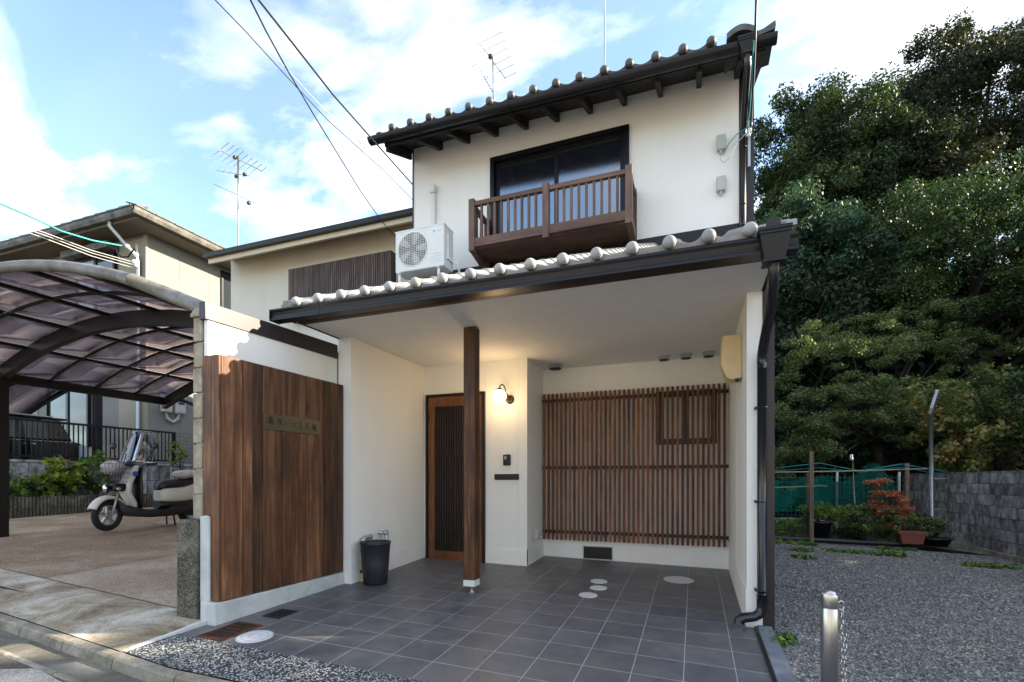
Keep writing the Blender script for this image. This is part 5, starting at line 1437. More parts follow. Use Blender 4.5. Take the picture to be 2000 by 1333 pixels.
def crown_pts(c, rad, n, cr, seed, lo=0.45, zmin=-0.6, lump=0.14):
    r = np.random.default_rng(seed)
    out = []; rr = []
    ph = r.uniform(0, 6.28, (4,)); 
    while len(out) < n:
        d = r.normal(size=3); d /= np.linalg.norm(d)
        if d[2] < zmin: continue
        k = 1 + lump*math.sin(3*math.atan2(d[1],d[0])+ph[0]) + lump*0.8*math.sin(5*d[2]+4*math.atan2(d[1],d[0])+ph[1]) + lump*0.6*r.normal()
        f = lo + (1-lo)*r.random()**0.45
        out.append([c[0]+d[0]*rad[0]*k*f, c[1]+d[1]*rad[1]*k*f, c[2]+d[2]*rad[2]*k*f]); rr.append(cr*r.uniform(0.7,1.35))
    return np.array(out), np.array(rr)
def tree(name, label, cat, base, c, rad, n, cr, per, size, seed, mat, trunk_r=0.3, limbs=9, lo=0.45, zmin=-0.6, flat=0.75, group=None, tvar=0.22, lump=0.14, aspect=0.5, droop=0.3):
    t = thing(name, label, cat, tuple(base), group=group)
    P, Rr = crown_pts(c, rad, n, cr, seed, lo, zmin, lump)
    leaves('crown', P, Rr, per, size, seed+50, mat, t, flat=flat, tvar=tvar, aspect=aspect, droop=droop)
    m = MB(); r = random.Random(seed); b = Vector(base); top = Vector(c)
    mid = b.lerp(top, 0.45) + Vector((r.uniform(-.3,.3), r.uniform(-.3,.3), 0))
    m.tube([b-Vector((0,0,0.4)), b+Vector((0,0,0.5)), mid, top], [trunk_r*1.25, trunk_r, trunk_r*0.7, trunk_r*0.25], 9)
    for k in range(limbs):
        q = Vector(P[r.randrange(len(P))]); s = b.lerp(top, 0.3+0.5*r.random())
        w = s.lerp(q, 0.5) + Vector((r.uniform(-.3,.3), r.uniform(-.3,.3), -0.1*(q-s).length))
        m.tube([s, w, q], [trunk_r*0.42, trunk_r*0.26, trunk_r*0.07], 6)
    m.build('trunk', M['bark'], t)
    return t

# wooded hillside
def hz(x, y):
    h = max(0.0, (y-14.5))*0.42 + max(0.0, x-7)*0.10*min(1, max(0,(y-12)/8))
    return -0.35 + min(h, 22) * min(1.0, max(0.0, (x+1.0)/5.0))
m = MB(); m.grid(lambda u, v: (-4+64*u, 12.3+70*v, hz(-4+64*u, 12.3+70*v)+0.25*math.sin(7*u*9)*math.sin(23*v)), 40, 40, True)
struct(m.build('hillside', M['soil']))

def tr(px, py, D): return at(px, py, D)
c = tr(1608, 372, 21); tree('evergreen_tree', 'rounded green evergreen tree at the left edge of the wood, domed against the sky', 'tree', (c.x+0.3, c.y, hz(c.x,c.y)), c, (3.0,3.0,4.1), 380, 0.50, 260, 0.135, 21, M['leaf_a'], 0.35, 14, lo=0.35, zmin=-0.8, group='big trees of the wooded hillside', tvar=0.3)
c = tr(1912, 280, 22); tree('oak_tree', 'largest dark olive tree spreading at the top right of the wood', 'tree', (c.x, c.y, hz(c.x,c.y)), c, (5.0,4.0,4.7), 480, 0.58, 270, 0.135, 22, M['leaf_b'], 0.45, 18, lo=0.4, zmin=-0.7, group='big trees of the wooded hillside', lump=0.1)
c = tr(1760, 390, 20); tree('oak_tree', 'dark brownish tree between the domed evergreen and the large olive tree', 'tree', (c.x, c.y, hz(c.x,c.y)), c, (2.6,2.6,2.7), 220, 0.5, 220, 0.15, 23, M['leaf_b'], 0.3, 10, lo=0.35, group='big trees of the wooded hillside')
c = tr(1900, 530, 15.5); tree('broadleaf_tree', 'dense bright green tree at the right, in front of the dark olive tree', 'tree', (c.x, c.y, hz(c.x,c.y)), c, (4.0,2.8,2.7), 340, 0.42, 270, 0.10, 24, M['leaf_c'], 0.3, 12, lo=0.4, zmin=-0.8, group='big trees of the wooded hillside')
c = tr(1590, 545, 17); tree('broadleaf_tree', 'blue-green tree with drooping leaves just right of the house roof corner', 'tree', (c.x, c.y, hz(c.x,c.y)), c, (2.6,2.2,2.4), 240, 0.42, 230, 0.125, 25, M['leaf_d'], 0.22, 10, lo=0.35, zmin=-0.9, group='big trees of the wooded hillside', aspect=0.6)
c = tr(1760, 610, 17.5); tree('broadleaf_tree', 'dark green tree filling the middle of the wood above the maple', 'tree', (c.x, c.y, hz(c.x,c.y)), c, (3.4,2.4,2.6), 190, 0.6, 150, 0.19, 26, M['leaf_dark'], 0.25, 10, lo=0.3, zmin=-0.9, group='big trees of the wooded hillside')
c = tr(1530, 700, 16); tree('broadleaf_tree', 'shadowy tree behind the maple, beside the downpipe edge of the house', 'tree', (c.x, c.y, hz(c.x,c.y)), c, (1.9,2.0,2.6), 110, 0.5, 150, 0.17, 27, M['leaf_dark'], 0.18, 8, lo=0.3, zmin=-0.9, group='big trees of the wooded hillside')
# far wood that reads as one mass
rs = np.random.default_rng(77); P = []
for k in range(900):
    x = rs.uniform(1.5, 45); y = rs.uniform(19, 40)
    if x < 3.2+0.10*(y-19): continue
    P.append((x, y, hz(x,y)+rs.uniform(0.5, 4.0+0.0*y)))
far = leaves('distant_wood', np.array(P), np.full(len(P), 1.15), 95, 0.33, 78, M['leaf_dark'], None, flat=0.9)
struct(far, 'stuff', 'dark mass of undergrowth and trees covering the hillside')
# undergrowth at the foot of the hill
P = [(rs.uniform(1.0, 11), rs.uniform(15.4, 18), 0) for k in range(210)]; P = [(x, y, hz(x,y)+rs.uniform(0.0, 2.6)) for x, y, _ in P]
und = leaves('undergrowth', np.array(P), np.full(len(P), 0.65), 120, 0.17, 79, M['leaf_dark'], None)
struct(und, 'stuff', 'dark undergrowth in shade behind the green net')

# Japanese maple with layered sprays
mp_ = thing('maple_tree', 'olive green Japanese maple with layered branches behind the green net', 'tree', tuple(at(1722, 925, 13.2)))
bb = at(1722, 925, 13.2); bb.z = -0.3
m = MB()
fork = at(1708, 860, 13.2)
m.tube([bb, at(1718,900,13.2), fork], [0.17,0.14,0.12], 9)
P = []; Rr = []
r = random.Random(5)
tips = [(1560,700,12.4),(1600,660,12.9),(1650,690,12.2),(1700,680,13.0),(1760,690,12.6),(1810,640,13.8),(1840,690,13.4),(1900,660,14.2),(1960,680,14.5),(1930,740,13.8),(1560,770,12.2),(1620,760,11.9),(1680,750,12.3),(1740,760,12.0),(1530,820,12.0),(1590,830,11.8),(1550,870,11.9),(1650,820,12.0),(1740,820,12.3),(1800,760,12.8),(1860,750,13.0),(1700,790,11.8),(1600,880,12.0),(1530,900,12.2),(1800,680,13.3),(1720,640,13.6),(1820,610,14.0),(1650,640,13.6),(1760,850,12.6),(1530,740,12.6)]
for (px, py, D) in tips:
    q = at(px, py, D); w = fork.lerp(q, 0.5)+Vector((0,0,0.25-0.4*r.random()))
    m.tube([fork, fork.lerp(w,0.5)+Vector((0,0,0.1)), w, q], [0.06,0.045,0.03,0.008], 5)
    for k in range(11):
        P.append((q.x+r.gauss(0,0.36), q.y+r.gauss(0,0.4), q.z+r.gauss(0,0.17))); Rr.append((0.23,0.23,0.12))
m.build('trunk', M['bark'], mp_)
leaves('crown', np.array(P), np.array(Rr), 150, 0.062, 31, M['leaf_m'], mp_, shell=0.2, droop=0.3, aspect=0.6, updir=0.8)
# turning-colour tree over the block wall
c = at(1935, 830, 10.6); tree('turning_tree', 'tree with large yellow and orange tinged leaves above the grey block wall', 'tree', (c.x+0.6, c.y+0.6, -0.3), c, (1.55,1.3,1.05), 150, 0.20, 42, 0.115, 33, M['leaf_y'], 0.10, 14, lo=0.3, zmin=-0.9, aspect=0.62, tvar=0.34, droop=0.6)
c = at(2010, 800, 9.6); tree('broadleaf_shrub', 'green shrub at the right edge of the picture over the block wall', 'shrub', (c.x+0.3, c.y+0.3, -0.3), c, (0.75,0.8,1.0), 90, 0.17, 60, 0.07, 34, M['leaf_c'], 0.05, 10, lo=0.3, zmin=-0.9, aspect=0.6)
c = at(1895, 915, 11.5); tree('aucuba_shrub', 'yellow-green shrub peeping over the top of the block wall', 'shrub', (c.x, c.y, -0.3), c, (0.75,0.5,0.20), 40, 0.15, 26, 0.13, 35, M['leaf_hyd'], 0.02, 5, lo=0.3, aspect=0.4)

# trees added to the right, beyond the edge of the picture, to shade the lot
for k, (x, y, h_, r_) in enumerate(((12.5,5.5,7.4,2.6),(13.5,9.8,8.2,3.2),(12.8,14.0,8.6,3.2),(15.5,18.5,9.6,3.6))):
    tree('broadleaf_tree', ('unseen bushy tree added to shade the lot, nearest the road', 'unseen bushy tree added to shade the lot, second from the road', 'unseen bushy tree added to shade the lot, third from the road', 'unseen bushy tree added to shade the lot, farthest from the road')[k], 'tree', (x, y, -0.6), (x, y, h_-r_*0.95), (r_*0.95, r_*1.1, r_), 150, 0.75, 60, 0.36, 90+k, M['leaf_a'], 0.25, 6, zmin=-1.0, group='unseen trees added to shade the lot')
# =================================================================== SCOOTER
sc = thing('scooter', 'white and black delivery scooter with clear windscreen and wire basket under the carport', 'scooter', (-9.06, 5.97, gz(-9.06,5.97)), rz=R(-97), local=True)
sc.scale = (1.12, 1.12, 1.12)
def ell(cx, cz, rx, rz_, y0, y1, n=20): return [[(cx+rx*math.cos(2*math.pi*k/n), y, cz+rz_*math.sin(2*math.pi*k/n)) for k in range(n)] for y in (y0, y1)]
def wheel(cx, r_, w, parent, fat=0.045):
    m = MB(); m.tube([(cx+(r_-fat)*math.cos(2*math.pi*k/28), 0, r_+(r_-fat)*math.sin(2*math.pi*k/28)) for k in range(28)], fat, 12, closed=True)
    t = m.build('tyre', M['rubber'], parent)
    m = MB(); m.tube([(cx+(r_-fat*1.9)*math.cos(2*math.pi*k/28), 0, r_+(r_-fat*1.9)*math.sin(2*math.pi*k/28)) for k in range(28)], 0.018, 8, closed=True)
    for k in range(5):
        a = 2*math.pi*k/5+0.3
        m.loft([[(cx+q*math.cos(a)-w_*math.sin(a), y_, r_+q*math.sin(a)+w_*math.cos(a)) for (w_, y_) in ((-.018,-.02),(.018,-.02),(.018,.02),(-.018,.02))] for q in (0.02, r_-fat*2)], smooth=False)
    m.loft(ell(cx, r_, 0.045, 0.045, -0.035, 0.035)); m.build('rim', M['zinc'], t)
wheel(0.64, 0.235, 0.09, sc); wheel(-0.62, 0.215, 0.1, sc, 0.05)
for s in (-1, 1):
    m = MB(); m.tube([(0.64,0.075*s,0.235),(0.60,0.075*s,0.36),(0.53,0.07*s,0.56)], 0.019, 10); m.build('fork_leg', M['zinc'], sc)
m = MB()   # front mudguard
rings = []
for k in range(11):
    a = R(20+ 125*k/10); rr = 0.285
    cx, cz = 0.635+rr*math.cos(a), 0.245+rr*math.sin(a)
    n = 9; ring = []
    for j in range(n): 
        b = math.pi*j/(n-1); ring.append((cx-0.035*math.cos(a)*(1-math.sin(b)), 0.075*math.cos(b), cz-0.05*math.sin(a)*(1-math.sin(b))))
    for j in reversed(range(n)):
        b = math.pi*j/(n-1); ring.append((cx-(0.008+0.035*(1-math.sin(b)))*math.cos(a), 0.069*math.cos(b), cz-(0.008+0.05*(1-math.sin(b)))*math.sin(a)))
    rings.append(ring)
m.loft(rings); m.build('front_mudguard', M['scooter'], sc)
def rbox(cx, cz, hx, hy, hz, n=6): pass
m = MB()   # leg shield
S = []
for (x, z, w, d) in ((0.24,0.26,0.105,0.03),(0.27,0.40,0.135,0.05),(0.35,0.56,0.145,0.055),(0.34,0.70,0.15,0.055),(0.28,0.84,0.155,0.05),(0.235,0.95,0.13,0.04),(0.22,0.985,0.08,0.025)):
    S.append([(x+d*math.cos(2*math.pi*k/16)*0.9, w*math.sin(2*math.pi*k/16)*1.15 if abs(math.sin(2*math.pi*k/16))<0.8 else w*0.95*math.copysign(1,math.sin(2*math.pi*k/16)), z) for k in range(16)])
m.loft(S); m.build('leg_shield', M['scooter'], sc)
m = MB(); S = []
for (x, z, w, d) in ((0.19,0.24,0.13,0.035),(0.19,0.5,0.16,0.035),(0.20,0.8,0.165,0.035),(0.18,0.95,0.14,0.03)):
    S.append([(x+d*math.cos(2*math.pi*k/16), w*math.sin(2*math.pi*k/16), z) for k in range(16)])
m.loft(S); m.build('inner_panel', M['black'], sc)
m = MB(); S = []   # under body, floor board
for (x, z0, z1, w) in ((0.50,0.30,0.42,0.05),(0.36,0.20,0.36,0.12),(0.10,0.17,0.285,0.17),(-0.15,0.17,0.285,0.17),(-0.30,0.18,0.36,0.16),(-0.62,0.24,0.42,0.13)):
    S.append([(x,-w,z0),(x,w,z0),(x,w*1.05,(z0+z1)/2),(x,w,z1),(x,-w,z1),(x,-w*1.05,(z0+z1)/2)])
m.loft(S); m.build('floor_board', M['seat'], sc, bevel=0.008)
m = MB(); S = []   # white side body
for (x, z0, z1, w) in ((-0.085,0.42,0.575,0.10),(-0.12,0.40,0.62,0.150),(-0.25,0.385,0.63,0.175),(-0.45,0.39,0.65,0.175),(-0.66,0.42,0.72,0.155),(-0.80,0.52,0.755,0.11),(-0.86,0.62,0.75,0.06)):
    S.append([(x, w*math.copysign(abs(math.cos(2*math.pi*k/20))**0.5, math.cos(2*math.pi*k/20)), (z0+z1)/2+(z1-z0)/2*math.copysign(abs(math.sin(2*math.pi*k/20))**0.6, math.sin(2*math.pi*k/20))) for k in range(20)])
m.loft(S); m.build('side_body', M['scooter'], sc)
m = MB(); S = []
for (x, z0, z1, w) in ((-0.075,0.29,0.42,0.12),(-0.12,0.28,0.43,0.160),(-0.40,0.28,0.43,0.165),(-0.66,0.33,0.46,0.14)):
    S.append([(x, w*math.cos(2*math.pi*k/16), (z0+z1)/2+(z1-z0)/2*math.sin(2*math.pi*k/16)) for k in range(16)])
m.loft(S); m.build('lower_cowl', M['black'], sc)
m = MB(); S = []
for (x, z0, z1, w) in ((-0.07,0.60,0.66,0.06),(-0.10,0.575,0.72,0.13),(-0.20,0.60,0.765,0.155),(-0.34,0.60,0.765,0.16),(-0.44,0.62,0.76,0.15),(-0.60,0.66,0.80,0.12),(-0.75,0.69,0.81,0.09)):
    S.append([(x, w*math.copysign(abs(math.cos(2*math.pi*k/18))**0.7, math.cos(2*math.pi*k/18)), (z0+z1)/2+(z1-z0)/2*math.sin(2*math.pi*k/18)) for k in range(18)])
m.loft(S); m.build('seat', M['seat'], sc)
m = MB(); m.loft(ell(-0.55, 0.24, 0.16, 0.085, -0.14, 0.14)); m.tube([(-0.35,-0.15,0.2),(-0.62,-0.17,0.26),(-0.85,-0.17,0.32)], 0.04, 10); m.build('engine', M['black'], sc)
m = MB(); m.tube([(-0.30,0.12,0.02),(-0.28,0.10,0.22),(-0.28,-0.10,0.22),(-0.30,-0.12,0.02)], 0.014, 8); m.build('centre_stand', M['black'], sc)
text_mesh('BENLY', 0.042, M['ink'], sc, (-0.66,0.162,0.655), (R(90),0,R(180)), ext=0.003)
# badge on the shield
m = MB(); m.loft([[(0.338+0.0*k+0.03*math.cos(2*math.pi*k/16)*0.2, 0.152+d, 0.83+0.038*math.sin(2*math.pi*k/16)) for k in range(16)] for d in (0,)] + [[(0.30+0.038*math.cos(2*math.pi*k/16), 0.160, 0.83+0.038*math.sin(2*math.pi*k/16)) for k in range(16)]], smooth=False)
m = MB(); m.lathe([(0.040,0.0),(0.040,0.004),(0.030,0.005)], (0.285,0.148,0.845), 20, 'y'); m.build('blue_badge', M['blue'], sc)
# head light
m = MB(); m.lathe([(0.03,-0.06),(0.055,-0.04),(0.066,0.0),(0.066,0.012)], (0.60,0.0,0.625), 20, 'x'); m.build('headlight_shell', M['black'], sc)
m = MB(); m.ball((0.612,0.0,0.625), 0.060, 18, 12, (0.4,1,1)); m.build('headlight', M['chrome'], sc)
for s in (-1, 1):
    m = MB(); m.ball((0.50,0.15*s,0.62), 0.030, 12, 8, (1,0.8,0.8)); m.tube([(0.48,0.05*s,0.62),(0.50,0.13*s,0.62)], 0.012, 6); m.build('indicator', plain('indicator_lens', (0.55,0.40,0.25), 0.25), sc)
m = MB(); m.cbox(0.34,0.54,-0.10,0.10,0.58,0.70,0.03); m.build('front_carrier', M['black'], sc)
# basket of wires
bk = MB(); 
def brim(z, x0, x1, w): return [(x0,-w,z),(x1,-w,z),(x1,w,z),(x0,w,z)]
b0, b1 = brim(0.72,0.40,0.66,0.15), brim(0.99,0.33,0.75,0.21)
def lerp(a, b, t): return tuple(a[i]+(b[i]-a[i])*t for i in range(3))
for t in (0, 0.25, 0.5, 0.75, 1.0):
    bk.tube([lerp(b0[i], b1[i], t) for i in range(4)], 0.0045 if t in (0,1) else 0.0028, 5, closed=True)
for i in range(4):
    for k in range(9):
        t = k/9; p0 = lerp(b0[i], b0[(i+1)%4], t); p1 = lerp(b1[i], b1[(i+1)%4], t); bk.tube([p0, p1], 0.0026, 4)
for k in range(7): bk.tube([(0.40,-0.15+0.05*k,0.72),(0.66,-0.15+0.05*k,0.72)], 0.0026, 4)
bk.build('basket', M['black'], sc)
# bars, levers, mirrors
m = MB(); m.tube([(0.20,-0.33,1.00),(0.235,-0.2,1.01),(0.26,0,0.99),(0.235,0.2,1.01),(0.20,0.33,1.00)], 0.014, 8); m.build('handlebar', M['black'], sc)
m = MB(); m.ball((0.26,0,1.0), 0.075, 14, 8, (0.9,1.2,0.7)); m.build('meter_cowl', M['black'], sc)
for s in (-1, 1):
    m = MB(); m.tube([(0.22,0.25*s,1.0),(0.16,0.36*s,1.005)], 0.019, 10); m.build('grip', M['rubber'], sc)
    m = MB(); m.tube([(0.27,0.24*s,1.015),(0.27,0.30*s,1.015),(0.25,0.42*s,1.02)], 0.006, 6); m.build('brake_lever', M['chrome'], sc)
    m = MB(); m.tube([(0.23,0.22*s,1.02),(0.22,0.30*s,1.12),(0.21,0.34*s,1.22)], 0.006, 6); m.ball((0.20,0.36*s,1.28), 0.058, 16, 10, (0.35,1,0.9)); m.build('mirror', M['black'], sc)
m = MB()
def scr(u, v):
    a = (u-0.5)*2; w = 0.285*(1-0.12*max(0,v-0.6)*2.5*abs(a)); z = 1.00+0.52*v - 0.05*abs(a)**4*v
    return (0.30 - 0.18*v - 0.11*a*a, a*w, z)
m.grid(scr, 16, 10); m.build('windscreen', M['screen'], sc, solid=0.004)
m = MB(); m.tube([scr(0,v/10) for v in range(11)] + [scr(u/12,1) for u in range(1,12)] + [scr(1,1-v/10) for v in range(11)] + [scr(1-u/12,0) for u in range(1,12)], 0.004, 5, closed=True); m.build('screen_bracket', M['zinc'], sc)
m = MB()
for s in (-1, 1): m.tube([(0.30-0.01,0.10*s,1.02),(0.24,0.10*s,1.16)], 0.006, 6)
m.build('screen_bracket', M['zinc'], sc)
m = MB(); m.grid(lambda u, v: (lambda p: (p[0]+0.006, p[1], p[2]))(scr(0.60+0.10*u, 0.05+0.9*v)), 2, 8); m.build('screen_reflection', clear('pale_reflection', (0.5,0.5,0.45), 0.55, 0.3), sc, solid=0.001)  # pale stripe on the windscreen: a reflection put into the material
def sw_(lx, ly, lz): return sc.matrix_basis @ Vector((lx, ly, lz))
# the steering is turned towards the right of the picture
SR = Matrix.Translation((0.35,0,0)) @ Matrix.Rotation(R(20), 4, 'Z') @ Matrix.Translation((-0.35,0,0))
for ch_ in list(sc.children):
    nm_ = ch_.name.split('.')[0]
    if nm_ in ('fork_leg','front_mudguard','handlebar','meter_cowl','grip','brake_lever','mirror','windscreen','screen_bracket','screen_reflection') or (nm_ == 'tyre' and '.' not in ch_.name):
        ch_.matrix_basis = SR @ ch_.matrix_basis
bpy.context.view_layer.update()
def blob(name, c, r_, sc_, seed, mat, amp=0.12):
    rr = random.Random(seed); m = MB(); n, k_ = 26, 16
    ph = [rr.uniform(0,6) for _ in range(6)]
    def f(u, v):
        a = 2*math.pi*u; t = math.pi*v
        k = 1+amp*math.sin(3*a+ph[0]+2*t)+amp*0.7*math.sin(5*a+ph[1])*math.sin(3*t+ph[2])+amp*0.5*math.sin(9*a+7*t+ph[3])*math.sin(t)
        return (c[0]+r_*sc_[0]*k*math.sin(t)*math.cos(a), c[1]+r_*sc_[1]*k*math.sin(t)*math.sin(a), c[2]-r_*sc_[2]*k*math.cos(t))
    m.grid(f, n, k_); return m.build(name, mat)
q = sw_(0.55, 0.06, 0.93); tag(blob('shopping_bag', q, 0.165, (1.0,0.9,0.6), 3, M['bag']), 'crumpled white plastic bag lying in the scooter basket', 'bag')
q = sw_(0.50, -0.08, 0.95); tag(blob('shopping_bag', q, 0.13, (1.0,0.9,0.7), 8, M['bag_pink']), 'pinkish bag tucked beside the white one in the scooter basket', 'bag')
q = sw_(-0.56, 0.02, 0.84); tag(blob('seat_cover', q, 0.20, (0.80,1.35,0.40), 5, M['bag'], 0.14), 'pale plastic cover thrown over the rear of the scooter seat', 'plastic cover')

# =================================================================== PLANTS IN THE LEFT PLANTER
def bush(name, label, cat, c, rad, n, cr, per, size, seed, mat, group=None, aspect=0.55, droop=0.3, stems=5, flat=0.6, tvar=0.25, zb=None):
    zb = c[2]-rad[2] if zb is None else zb
    t = thing(name, label, cat, (c[0], c[1], zb), group=group)
    P, Rr = crown_pts(c, rad, n, cr, seed, 0.3, -0.9)
    leaves('foliage', P, Rr, per, size, seed+9, mat, t, flat=flat, aspect=aspect, droop=droop, tvar=tvar, updir=0.9)
    m = MB(); r = random.Random(seed)
    for k in range(stems):
        q = P[r.randrange(len(P))]; m.tube([(c[0]+r.uniform(-.05,.05), c[1]+r.uniform(-.05,.05), zb-0.03), ((c[0]+q[0])/2, (c[1]+q[1])/2, (zb+q[2])/2), tuple(q)], [0.012,0.009,0.004], 5)
    m.build('stem', M['bark'], t); return t
c = atX(118, 930, -12.85); hy = bush('hydrangea', 'yellow-green hydrangea with one faded pink flower head in the left planter', 'plant', c, (0.30,0.52,0.36), 46, 0.11, 13, 0.17, 301, M['leaf_hyd'], aspect=0.6, zb=0.66)
f = atX(122, 905, -12.8); leaves('flower_head', [tuple(f)], [(0.10,0.15,0.06)], 140, 0.05, 302, M['petal'], hy, shell=0.6, aspect=0.9)
c = atX(55, 953, -12.9); bush('leafy_plant', 'low dark green plant at the left end of the planter', 'plant', c, (0.28,0.75,0.20), 50, 0.10, 26, 0.075, 303, M['leaf_g'], zb=0.66)
c = atX(190, 925, -12.9); bush('leafy_plant', 'tall green plant behind the scooter basket', 'plant', c, (0.28,0.45,0.45), 46, 0.11, 16, 0.14, 304, M['leaf_g'], zb=0.66)
c = atX(345, 888, -12.9); bush('leafy_plant', 'thin twiggy plant right of the scooter windscreen', 'plant', c, (0.2,0.35,0.35), 20, 0.08, 8, 0.10, 305, M['leaf_hyd'], zb=0.66)
c = atX(10, 940, -12.9); bush('leafy_plant', 'sparse twiggy plant next to the carport post', 'plant', c, (0.2,0.3,0.3), 10, 0.08, 6, 0.08, 306, M['leaf_g'], zb=0.66)
pt = thing('flower_pot', 'small terracotta pot on the planter behind the scooter', 'pot', (-12.75, 8.0, 0.69)); MB().lathe([(0.06,0.0),(0.085,0.13),(0.095,0.13),(0.095,0.16)], (-12.75,8.05,0.67), 18).build('pot', M['terracotta'], pt); leaves('foliage', [(-12.75,8.05,0.92)], [(0.12,0.12,0.10)], 60, 0.06, 307, M['leaf_g'], pt)

# =================================================================== RIGHT: BLOCK WALL AND GARDEN
gwl = thing('garden_block_wall', 'weathered grey concrete block wall along the right side of the gravel lot', 'wall', (5.1, 12.0, -0.3))
hb('footing', 'conc_kerb', [(4.98,5.25,6.5,15.4,-0.6,-0.225)], gwl)
hb('core', 'block', [(5.062,5.19,6.5,15.3,-0.225,1.165)], gwl)
bmesh_ = []
for k in range(4):
    mm = MB(); mm.cbox(-0.02,0.0,-0.196,0.196,-0.0965,0.0965,0.004); mm.v = [(a+rb.uniform(-.0015,.0015), b, c_) for a, b, c_ in mm.v]; bmesh_.append(mm.mesh('block', M['block']))
for r_ in range(7):
    for c_ in range(22):
        y = 6.6+0.4*c_
        place('block', bmesh_[(r_*3+c_*5)%4], gwl, loc=(5.060+rb.uniform(-0.004,0.004), y+0.2, -0.225+0.2*r_+0.0995))
hb('cap', 'block', [(5.035,5.20,6.5,15.32,1.168,1.20)], gwl)
# planting bed and edging
m = MB(); m.grid(lambda u, v: (1.0+4.05*u, 11.25+4.3*v, -0.22-0.03*u*4+0.05*math.sin(9*u+5*v)), 12, 12); struct(m.build('planting_bed', M['soil']))
m = MB(); m.tube([(1.0,11.15,-0.10),(1.6,11.12,-0.13),(2.4,11.22,-0.15),(3.2,11.2,-0.17),(3.9,11.55,-0.2)], 0.045, 8); tag(m.build('bed_edging', M['black'], None), 'black rubber edging along the planting bed', 'edging')
# low concrete kerb ring behind the pots
m = MB(); m.tube([(1.2,12.3,0.15),(2.0,12.35,0.17),(2.7,12.5,0.12),(3.0,12.9,0.05)], 0.04, 6); tag(m.build('bed_border', M['conc_kerb'], None), 'pale curved border pipe behind the ferns', 'edging')
# wire fence with green netting
wfn = thing('wire_fence', 'green wire mesh fence at the back of the garden bed', 'fence', (3.0, 13.2, -0.2))
m = MB()
for k in range(38): m.box(0.9+0.09*k,0.904+0.09*k,13.2,13.204,-0.2,1.15)
for k in range(12): m.box(0.9,4.3,13.196,13.2,-0.12+0.11*k,-0.116+0.11*k)
struct(m.build('wire_mesh', M['teal'], wfn), 'stuff')
for x in (1.3, 3.1, 4.28): hb('fence_post', 'zinc', [(x-0.02,x+0.02,13.21,13.25,-0.3,1.22)], wfn)
def netsheet(name, label, x0, x1, zt, zb, y, seed, sag=0.08):
    rr = random.Random(seed); ph = [rr.uniform(0,6) for _ in range(4)]
    m = MB(); m.grid(lambda u, v: (x0+(x1-x0)*u, y+0.05*math.sin(14*u+ph[0])+0.03*math.sin(31*u+3*v+ph[1]), (zt(u) - sag*math.sin(math.pi*u)**2)*(1-v)+zb(u)*v), 50, 10)
    return tag(m.build(name, M['net']), label, 'net')
netsheet('green_net', 'green bird net hung along the back fence, left half with sagging top', 0.9, 3.0, lambda u: 1.15, lambda u: 0.28, 13.12, 1, 0.12)
netsheet('green_net', 'bright green net on the right rising to a peak behind the red maple', 2.6, 4.15, lambda u: 1.0+0.42*math.exp(-((u-0.72)/0.2)**2)-1.2*max(0,u-0.85), lambda u: 0.2, 13.02, 2, 0.0)
ws = hb('bamboo_rail', 'bamboo', [], None) if False else None
def pole_(name, label, cat, pts, r_, mat, n=8): return tag(MB().tube(pts, r_, n).build(name, mat), label, cat)
pole_('bamboo_pole', 'long pale bamboo pole lying level across the garden stakes', 'pole', [atY(1510,923,11.6), atY(1640,921,11.6), atY(1810,916,11.8)], 0.013, M['bamboo'])
pole_('bamboo_pole', 'short lower bamboo rail tied to the wooden stakes', 'pole', [atY(1510,953,11.5), atY(1615,949,11.5)], 0.012, M['bamboo'])
a = atY(1585,1051,11.0); b = atY(1584,882,11.0)
stk = tag(MB().cbox(a.x-0.037,a.x+0.037,10.98,11.02,-0.2,b.z,0.004).build('wooden_stake', M['stake']), 'tall square wooden stake, nearest and lightest in the garden bed', 'stake')
a = atY(1578,1020,11.7); b = atY(1577,920,11.7)
tag(MB().cbox(a.x-0.03,a.x+0.03,11.68,11.72,-0.2,b.z,0.004).build('wooden_stake', M['stake']), 'short wooden stake just behind the tall one', 'stake')
a = atY(1772,990,12.6); tag(MB().cbox(a.x-0.035,a.x+0.035,12.58,12.65,-0.3,atY(1772,905,12.6).z,0.004).build('wooden_stake', M['stake']), 'brown wooden post near the far end of the block wall', 'stake')
cp_ = thing('capped_cane', 'bamboo cane with an upturned silver can on top', 'cane', tuple(atY(1670,1015,11.9)))
MB().tube([atY(1671,1015,11.9), atY(1665,895,11.9)], 0.011, 8).build('cane', M['bamboo'], cp_)
q = atY(1664,895,11.9); MB().lathe([(0.030,-0.06),(0.033,-0.05),(0.033,0.06),(0.026,0.072)], tuple(q), 18).build('can', M['chrome'], cp_)
m = MB(); P = [atY(1515,915,12.0), atY(1600,905,12.1), atY(1680,920,12.2), atY(1760,908,12.4), atY(1850,920,12.8)]
m.tube(P, 0.004, 4); m.tube([p_-Vector((0,0,0.06+0.04*math.sin(i*2))) for i, p_ in enumerate(P)], 0.004, 4); m.tube([p_+Vector((0,0,0.05*math.sin(i*3))) for i, p_ in enumerate(P)], 0.004, 4)
tag(m.build('net_cord', M['teal']), 'green cords strung loosely above the net', 'cord')
